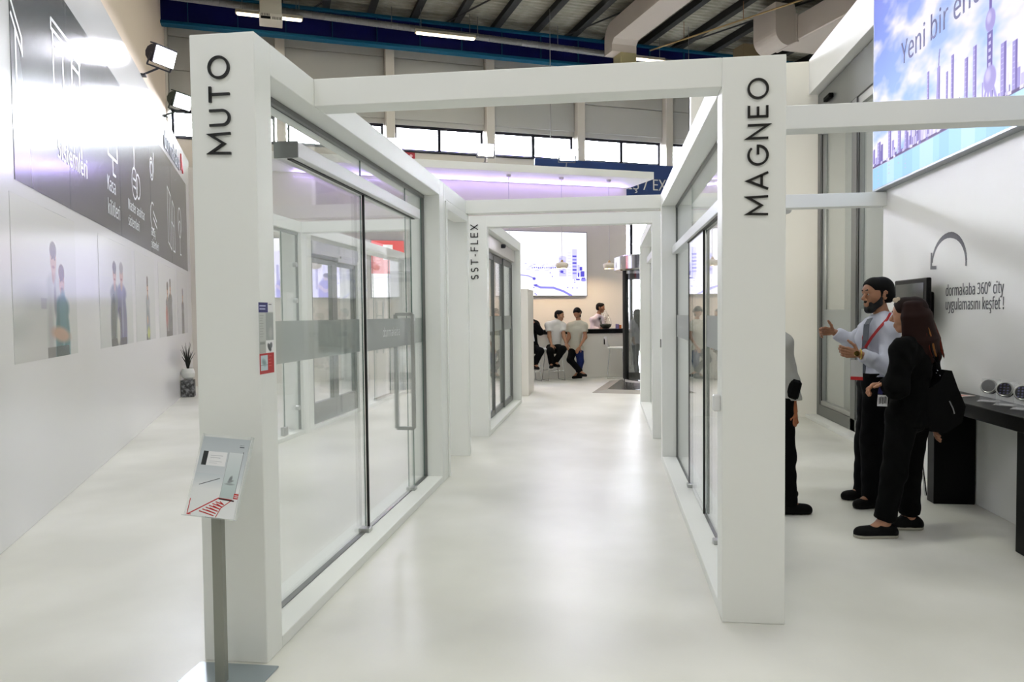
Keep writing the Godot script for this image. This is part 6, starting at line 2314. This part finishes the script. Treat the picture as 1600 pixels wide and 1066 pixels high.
	tube(st, [Vector3(-0.257, 0.247, 0.115), Vector3(-0.234, 0.156, 0.118), Vector3(-0.204, 0.073, 0.116)], 0.004, 6)
	obj("zip", st, mat(Color(0.6, 0.6, 0.62), 0.3, 0.9), bag)
	st = S()
	tube(st, [Vector3(0.000, 0.197, 0.115), Vector3(0.024, 0.147, 0.116), Vector3(0.034, 0.114, 0.114)], 0.004, 6)
	obj("zip", st, mat(Color(0.6, 0.6, 0.62), 0.3, 0.9), bag)
	st = S()
	tube(st, [Vector3(-0.017, 0.398, 0.030), Vector3(-0.047, 0.459, 0.000), Vector3(-0.043, 0.541, -0.060), Vector3(-0.028, 0.573, -0.110)], 0.012, 8)
	obj("strap", st, M.blackm, bag)
	for p in [Vector3(-0.083, 0.396, 0.115), Vector3(-0.066, 0.363, 0.115), Vector3(-0.091, 0.380, 0.115)]:
		st = S()
		lathe(st, [Vector2(0.0, -0.006), Vector2(0.008, 0), Vector2(0, 0.006)], p, 10)
		obj("stud", st, M.chrome, bag)
	var bd_ := thing("visitor_badge", "clear badge with a dark code block hanging from the hand of the woman in black", "badge", P(1.781, 0.876, 5.075))
	bd_.rotation.y = 0.1282
	org = Vector3.ZERO
	st = S()
	bxt(st, Transform3D(Basis(Vector3.FORWARD, 0.05), Vector3(0.000, 0.037, 0.000)), Vector3(0.066, 0.075, 0.003), 0.001)
	obj("card", st, mat(Color(0.80, 0.80, 0.82), 0.2), bd_)
	for k in 7:
		st = S()
		bxt(st, Transform3D(Basis(Vector3.FORWARD, 0.05), Vector3(0.000, 0.037, 0.000) + Vector3(-0.024 + k * 0.008, 0.002 * (k % 3), 0.002)), Vector3(0.003 + 0.002 * (k % 2), 0.045, 0.002), 0.0)
		obj("bar", st, M.blackm, bd_)
	st = S()
	bxt(st, Transform3D(Basis(Vector3.FORWARD, 0.2), Vector3(-0.012, 0.104, 0.000)), Vector3(0.03, 0.05, 0.004), 0.001)
	obj("clip_strap", st, mat(Color(0.12, 0.12, 0.35), 0.5), bd_, "dark blue strap end")
	m = figure("person in a pale grey shirt and black trousers, mostly hidden behind the MAGNEO post", P(1.293, 0, 5.700), 0.1282, {
		"pelvis": Vector3(-0.061, 0.856, 0.000),
		"waist": Vector3(-0.071, 0.998, 0.000),
		"chest": Vector3(-0.090, 1.212, 0.000),
		"neck": Vector3(-0.104, 1.379, 0.000),
		"head": Vector3(-0.114, 1.559, 0.000),
		"ls": Vector3(-0.044, 1.265, 0.120),
		"le": Vector3(0.010, 0.998, 0.100),
		"lw": Vector3(0.040, 0.767, 0.120),
		"rs": Vector3(-0.082, 1.264, -0.120),
		"re": Vector3(-0.137, 0.989, -0.100),
		"rw": Vector3(-0.152, 0.808, -0.000),
		"lhip": Vector3(-0.052, 0.842, 0.080),
		"lk": Vector3(-0.022, 0.447, 0.100),
		"la": Vector3(0.016, 0.087, 0.060),
		"lt": Vector3(0.166, 0.012, 0.060),
		"rhip": Vector3(-0.038, 0.822, -0.080),
		"rk": Vector3(0.073, 0.438, -0.200),
		"ra": Vector3(0.130, 0.119, -0.300),
		"rt": Vector3(0.200, 0.078, -0.300),
		"face": Vector3(0.85, 0, 0.5),
		"look": Vector3(0.8, 0, 0.6),
		"skin": Color(0.60, 0.36, 0.22),
		"shoe": Color(0.02, 0.02, 0.022),
		"hair": Color(0.03, 0.025, 0.02),
		"girth": 0.95,
		"hs": 1.0,
		"lhand": [Vector3(0.1, -0.95, 0.05), Vector3(-0.5, 0, -0.5), Vector3(0.6, 0, 0.7), [0.6, 0.7, 0.75, 0.75, 0.6]],
		"clothes": [
			{"name": "trousers", "color": Color(0.016, 0.016, 0.018), "grow": 0.017, "parts": [["hips"], ["leg", "l", 1.06, 0.02], ["leg", "r", 1.06, 0.02]], "clips": [[Vector3(-0.042, 0.879, 0.000), Vector3.UP]]},
			{"name": "shirt", "color": Color(0.62, 0.62, 0.60), "grow": 0.016, "parts": [["torso"], ["arm", "l", 1.9, 0.025], ["arm", "r", 1.9, 0.012]], "clips": [[Vector3(-0.042, 0.856, 0.000), Vector3.DOWN]]}],
	})
	st = S()
	bxt(st, Transform3D(Basis(Vector3.FORWARD, 0.25), Vector3(0.021, 0.936, 0.170)), Vector3(0.09, 0.15, 0.05), 0.02)
	obj("waist_pouch", st, M.blackm, m, "black pouch")
	m = figure("man in a pale polo shirt and blue jeans leaning on the bar with crossed legs", P(-0.661, 0, 16.934), 0.1282, {
		"pelvis": Vector3(-0.067, 0.698, 0.000),
		"waist": Vector3(-0.082, 0.844, 0.000),
		"chest": Vector3(-0.053, 1.107, 0.000),
		"neck": Vector3(0.021, 1.297, 0.000),
		"head": Vector3(-0.009, 1.502, 0.000),
		"ls": Vector3(0.147, 1.225, 0.050),
		"le": Vector3(0.157, 0.964, 0.100),
		"lw": Vector3(0.019, 0.750, 0.180),
		"rs": Vector3(-0.184, 1.224, 0.000),
		"re": Vector3(-0.217, 0.962, 0.050),
		"rw": Vector3(-0.297, 0.763, 0.150),
		"lhip": Vector3(0.019, 0.669, 0.020),
		"lk": Vector3(0.039, 0.413, 0.120),
		"la": Vector3(-0.003, 0.165, 0.100),
		"lt": Vector3(-0.124, 0.068, 0.160),
		"rhip": Vector3(-0.109, 0.667, -0.020),
		"rk": Vector3(-0.194, 0.456, 0.120),
		"ra": Vector3(0.029, 0.189, 0.220),
		"rt": Vector3(0.137, 0.123, 0.300),
		"face": Vector3(-0.1, 0, 1),
		"look": Vector3(-0.35, -0.55, 0.8),
		"skin": Color(0.60, 0.42, 0.31),
		"shoe": Color(0.03, 0.025, 0.025),
		"hair": Color(0.025, 0.02, 0.02),
		"beard": Color(0.06, 0.04, 0.035),
		"girth": 1.0,
		"clothes": [
			{"name": "trousers", "color": Color(0.025, 0.025, 0.04), "parts": [["hips"], ["leg", "r", 1.04, 0.016]], "clips": [[Vector3(-0.067, 0.771, 0.000), Vector3.UP]]},
			{"name": "jeans_leg", "color": Color(0.11, 0.15, 0.33), "grow": 0.016, "parts": [["leg", "l", 1.02, 0.016]], "clips": [[Vector3(-0.067, 0.712, 0.000), Vector3.UP]]},
			{"name": "polo_shirt", "color": Color(0.72, 0.71, 0.66), "grow": 0.016, "parts": [["torso"], ["arm", "l", 0.55, 0.012], ["arm", "r", 0.55, 0.012]], "clips": [[Vector3(-0.067, 0.639, 0.000), Vector3.DOWN]]}],
		"far": true,
	})
	m = figure("man in a white T-shirt sitting on a bar stool between the other two men", P(-1.204, 0, 16.678), 0.1282, {
		"pelvis": Vector3(0.009, 0.770, 0.000),
		"waist": Vector3(0.024, 0.900, 0.000),
		"chest": Vector3(0.038, 1.131, 0.000),
		"neck": Vector3(0.096, 1.319, 0.000),
		"head": Vector3(0.139, 1.449, 0.000),
		"ls": Vector3(-0.111, 1.248, 0.100),
		"le": Vector3(-0.100, 0.991, 0.160),
		"lw": Vector3(-0.063, 0.824, 0.260),
		"rs": Vector3(0.199, 1.232, -0.020),
		"re": Vector3(0.234, 0.990, 0.100),
		"rw": Vector3(0.268, 0.836, 0.220),
		"lhip": Vector3(-0.050, 0.713, 0.020),
		"lk": Vector3(-0.097, 0.673, 0.380),
		"la": Vector3(-0.065, 0.399, 0.300),
		"lt": Vector3(-0.085, 0.337, 0.420),
		"rhip": Vector3(0.067, 0.712, -0.000),
		"rk": Vector3(0.187, 0.715, 0.360),
		"ra": Vector3(0.022, 0.441, 0.280),
		"rt": Vector3(0.086, 0.362, 0.380),
		"face": Vector3(0.3, 0, 1),
		"look": Vector3(0.9, -0.05, 0.4),
		"skin": Color(0.60, 0.43, 0.32),
		"shoe": Color(0.025, 0.022, 0.022),
		"hair": Color(0.03, 0.025, 0.022),
		"girth": 1.05,
		"clothes": [
			{"name": "trousers", "color": Color(0.018, 0.018, 0.02), "grow": 0.015, "parts": [["hips"], ["leg", "l", 1.04, 0.016], ["leg", "r", 1.04, 0.016]], "clips": [[Vector3(0.009, 0.827, 0.000), Vector3.UP]]},
			{"name": "t_shirt", "color": Color(0.80, 0.79, 0.78), "grow": 0.016, "parts": [["torso"], ["arm", "l", 0.55, 0.014], ["arm", "r", 0.55, 0.014]], "clips": [[Vector3(0.009, 0.741, 0.000), Vector3.DOWN]]}],
		"far": true,
	})
	m = figure("man in a black suit sitting at the bar, a phone at his ear", P(-1.711, 0, 16.439), 0.1282, {
		"pelvis": Vector3(0.016, 0.782, 0.000),
		"waist": Vector3(0.001, 0.911, 0.000),
		"chest": Vector3(-0.013, 1.169, 0.000),
		"neck": Vector3(-0.042, 1.369, 0.000),
		"head": Vector3(-0.056, 1.541, 0.000),
		"ls": Vector3(0.130, 1.269, 0.000),
		"le": Vector3(0.226, 1.100, 0.120),
		"lw": Vector3(0.069, 1.328, 0.140),
		"rs": Vector3(-0.185, 1.270, 0.050),
		"re": Vector3(-0.243, 0.986, 0.100),
		"rw": Vector3(-0.159, 0.805, 0.200),
		"lhip": Vector3(0.073, 0.725, 0.000),
		"lk": Vector3(0.216, 0.686, 0.360),
		"la": Vector3(0.092, 0.402, 0.300),
		"lt": Vector3(0.159, 0.325, 0.400),
		"rhip": Vector3(-0.042, 0.725, 0.000),
		"rk": Vector3(-0.008, 0.701, 0.380),
		"ra": Vector3(-0.006, 0.402, 0.300),
		"rt": Vector3(-0.009, 0.326, 0.420),
		"face": Vector3(0.15, 0, 1),
		"look": Vector3(0.5, -0.05, 0.8),
		"skin": Color(0.58, 0.40, 0.30),
		"shoe": Color(0.05, 0.03, 0.025),
		"hair": Color(0.028, 0.022, 0.02),
		"girth": 1.05,
		"lhand": [Vector3(-0.5, 0.8, -0.2), Vector3(-0.8, -0.3, -0.3), Vector3(0, 0.3, -0.9), [0.4, 0.5, 0.5, 0.5, 0.3]],
		"clothes": [
			{"name": "trousers", "color": Color(0.016, 0.016, 0.02), "grow": 0.015, "parts": [["hips"], ["leg", "l", 1.04, 0.016], ["leg", "r", 1.04, 0.016]], "clips": [[Vector3(0.016, 0.840, 0.000), Vector3.UP]]},
			{"name": "shirt", "color": Color(0.75, 0.75, 0.77), "grow": 0.013, "parts": [["torso"]], "clips": [[Vector3(0.016, 0.768, 0.000), Vector3.DOWN]]},
			{"name": "jacket", "color": Color(0.014, 0.014, 0.018), "grow": 0.024, "parts": [["torso"], ["arm", "l", 1.9, 0.01], ["arm", "r", 1.9, 0.01]], "clips": [[Vector3(0.016, 0.696, 0.000), Vector3.DOWN]]}],
		"far": true,
	})
	st = S()
	ribbon(st, [Vector3(-0.045, 1.299, 0.145), Vector3(-0.003, 1.087, 0.172), Vector3(0.025, 0.903, 0.168)], 0.15, Vector3(0.15, 0, 1))
	obj("shirt_front", st, mat(Color(0.75, 0.75, 0.77), 0.8), m, "white shirt front")
	st = S()
	ribbon(st, [Vector3(-0.045, 1.299, 0.152), Vector3(-0.003, 1.087, 0.180), Vector3(0.025, 0.903, 0.176)], 0.07, Vector3(0.15, 0, 1))
	obj("tie", st, mat(Color(0.10, 0.10, 0.12), 0.6), m, "dark striped tie")
	var ph := thing("phone", "dark mobile phone at the ear of the man in the black suit", "phone", P(-1.655, 1.455, 16.325))
	st = S()
	bxt(st, Transform3D(Basis(Vector3.UP, 0.9), ph.position), Vector3(0.012, 0.13, 0.065), 0.004)
	obj("case", st, M.black, ph)
	st = S()
	bxt(st, Transform3D(Basis(Vector3.UP, 0.9), ph.position + Vector3(-0.0045, 0, 0.0055)), Vector3(0.004, 0.11, 0.055), 0.001)
	obj("screen", st, M.chrome, ph)
	m = figure("barman in a pale pink shirt and dark tie standing behind the bar", P(-0.428, 0, 18.315), 0.1282, {
		"pelvis": Vector3(0.225, 0.710, 0.000),
		"waist": Vector3(0.209, 0.916, 0.000),
		"chest": Vector3(0.193, 1.184, 0.000),
		"neck": Vector3(0.209, 1.436, 0.000),
		"head": Vector3(0.272, 1.626, 0.000),
		"ls": Vector3(0.072, 1.343, 0.100),
		"le": Vector3(0.049, 1.109, 0.160),
		"lw": Vector3(0.232, 1.109, 0.200),
		"rs": Vector3(0.347, 1.341, -0.100),
		"re": Vector3(0.373, 1.120, -0.050),
		"rw": Vector3(0.395, 1.155, 0.150),
		"lhip": Vector3(0.141, 0.633, 0.040),
		"lk": Vector3(0.156, 0.303, 0.050),
		"la": Vector3(0.156, 0.036, 0.050),
		"lt": Vector3(0.247, -0.025, 0.080),
		"rhip": Vector3(0.293, 0.630, -0.040),
		"rk": Vector3(0.290, 0.299, -0.020),
		"ra": Vector3(0.290, 0.030, -0.020),
		"rt": Vector3(0.380, -0.030, 0.020),
		"face": Vector3(0.6, 0, 0.8),
		"look": Vector3(0.92, -0.1, 0.35),
		"skin": Color(0.58, 0.40, 0.30),
		"shoe": Color(0.03, 0.03, 0.03),
		"hair": Color(0.03, 0.025, 0.022),
		"girth": 0.95,
		"clothes": [
			{"name": "trousers", "color": Color(0.02, 0.02, 0.022), "grow": 0.015, "parts": [["hips"], ["leg", "l", 1.04, 0.016], ["leg", "r", 1.04, 0.016]], "clips": [[Vector3(0.225, 0.789, 0.000), Vector3.UP]]},
			{"name": "shirt", "color": Color(0.80, 0.74, 0.78), "grow": 0.015, "parts": [["torso"], ["arm", "l", 1.9, 0.01], ["arm", "r", 1.9, 0.01]], "clips": [[Vector3(0.225, 0.710, 0.000), Vector3.DOWN]]}],
		"far": true,
	})
	st = S()
	ribbon(st, [Vector3(0.248, 1.390, 0.070), Vector3(0.277, 1.248, 0.085), Vector3(0.277, 1.091, 0.085)], 0.06, Vector3(0.6, 0, 0.8))
	obj("tie", st, mat(Color(0.10, 0.07, 0.09), 0.6), m, "dark tie")
	m = figure("woman with long hair in a white top and jeans walking behind the revolving door", P(0.720, 0, 17.550), 0.1282, {
		"pelvis": Vector3(0.010, 0.783, 0.000),
		"waist": Vector3(-0.005, 0.933, 0.000),
		"chest": Vector3(-0.005, 1.158, 0.000),
		"neck": Vector3(-0.005, 1.338, 0.000),
		"head": Vector3(-0.020, 1.473, 0.000),
		"ls": Vector3(-0.118, 1.279, 0.050),
		"le": Vector3(-0.153, 1.085, 0.080),
		"lw": Vector3(-0.127, 0.921, 0.100),
		"rs": Vector3(0.109, 1.277, -0.050),
		"re": Vector3(0.154, 1.082, -0.050),
		"rw": Vector3(0.139, 0.886, -0.050),
		"lhip": Vector3(-0.057, 0.740, 0.040),
		"lk": Vector3(-0.073, 0.411, 0.050),
		"la": Vector3(-0.023, 0.080, 0.020),
		"lt": Vector3(-0.117, 0.007, 0.040),
		"rhip": Vector3(0.092, 0.736, -0.040),
		"rk": Vector3(0.179, 0.422, -0.020),
		"ra": Vector3(0.304, 0.104, -0.050),
		"rt": Vector3(0.254, 0.016, -0.020),
		"face": Vector3(-0.5, 0, -0.8),
		"look": Vector3(-0.5, 0, -0.8),
		"skin": Color(0.62, 0.46, 0.36),
		"shoe": Color(0.15, 0.12, 0.10),
		"hair": Color(0.16, 0.12, 0.10),
		"hairstyle": "long",
		"locks": [Color(0.18, 0.14, 0.11), Color(0.12, 0.09, 0.08)],
		"drop": 0.42,
		"girth": 0.9,
		"hs": 0.95,
		"clothes": [
			{"name": "jeans", "color": Color(0.05, 0.06, 0.09), "grow": 0.013, "parts": [["hips"], ["leg", "l", 0.9, 0.008], ["leg", "r", 0.9, 0.008]], "clips": [[Vector3(0.010, 0.858, 0.000), Vector3.UP]]},
			{"name": "blouse", "color": Color(0.70, 0.70, 0.72), "grow": 0.018, "parts": [["torso"], ["arm", "l", 1.8, 0.012], ["arm", "r", 1.8, 0.012]], "clips": [[Vector3(0.010, 0.738, 0.000), Vector3.DOWN]]}],
		"far": true,
	})

# a band lying on a body along pts, facing n
func ribbon(st: SurfaceTool, pts: Array, w: float, n: Vector3) -> void:
	for i in pts.size() - 1:
		var a: Vector3 = pts[i]
		var b: Vector3 = pts[i + 1]
		var d := (b - a).normalized()
		var nn := (n - d * n.dot(d)).normalized()
		bxt(st, Transform3D(Basis(d.cross(nn), d, nn), (a + b) * 0.5), Vector3(w, a.distance_to(b) + w * 0.2, 0.005), 0.001)

func ring_about(c: Vector3, axis: Vector3, r: float) -> Array:
	var n := axis.normalized()
	var u := n.cross(Vector3.UP).normalized()
	var v := n.cross(u)
	var o := []
	for k in 17:
		var a := TAU * k / 16
		o.append(c + (u * cos(a) + v * sin(a)) * r)
	return o
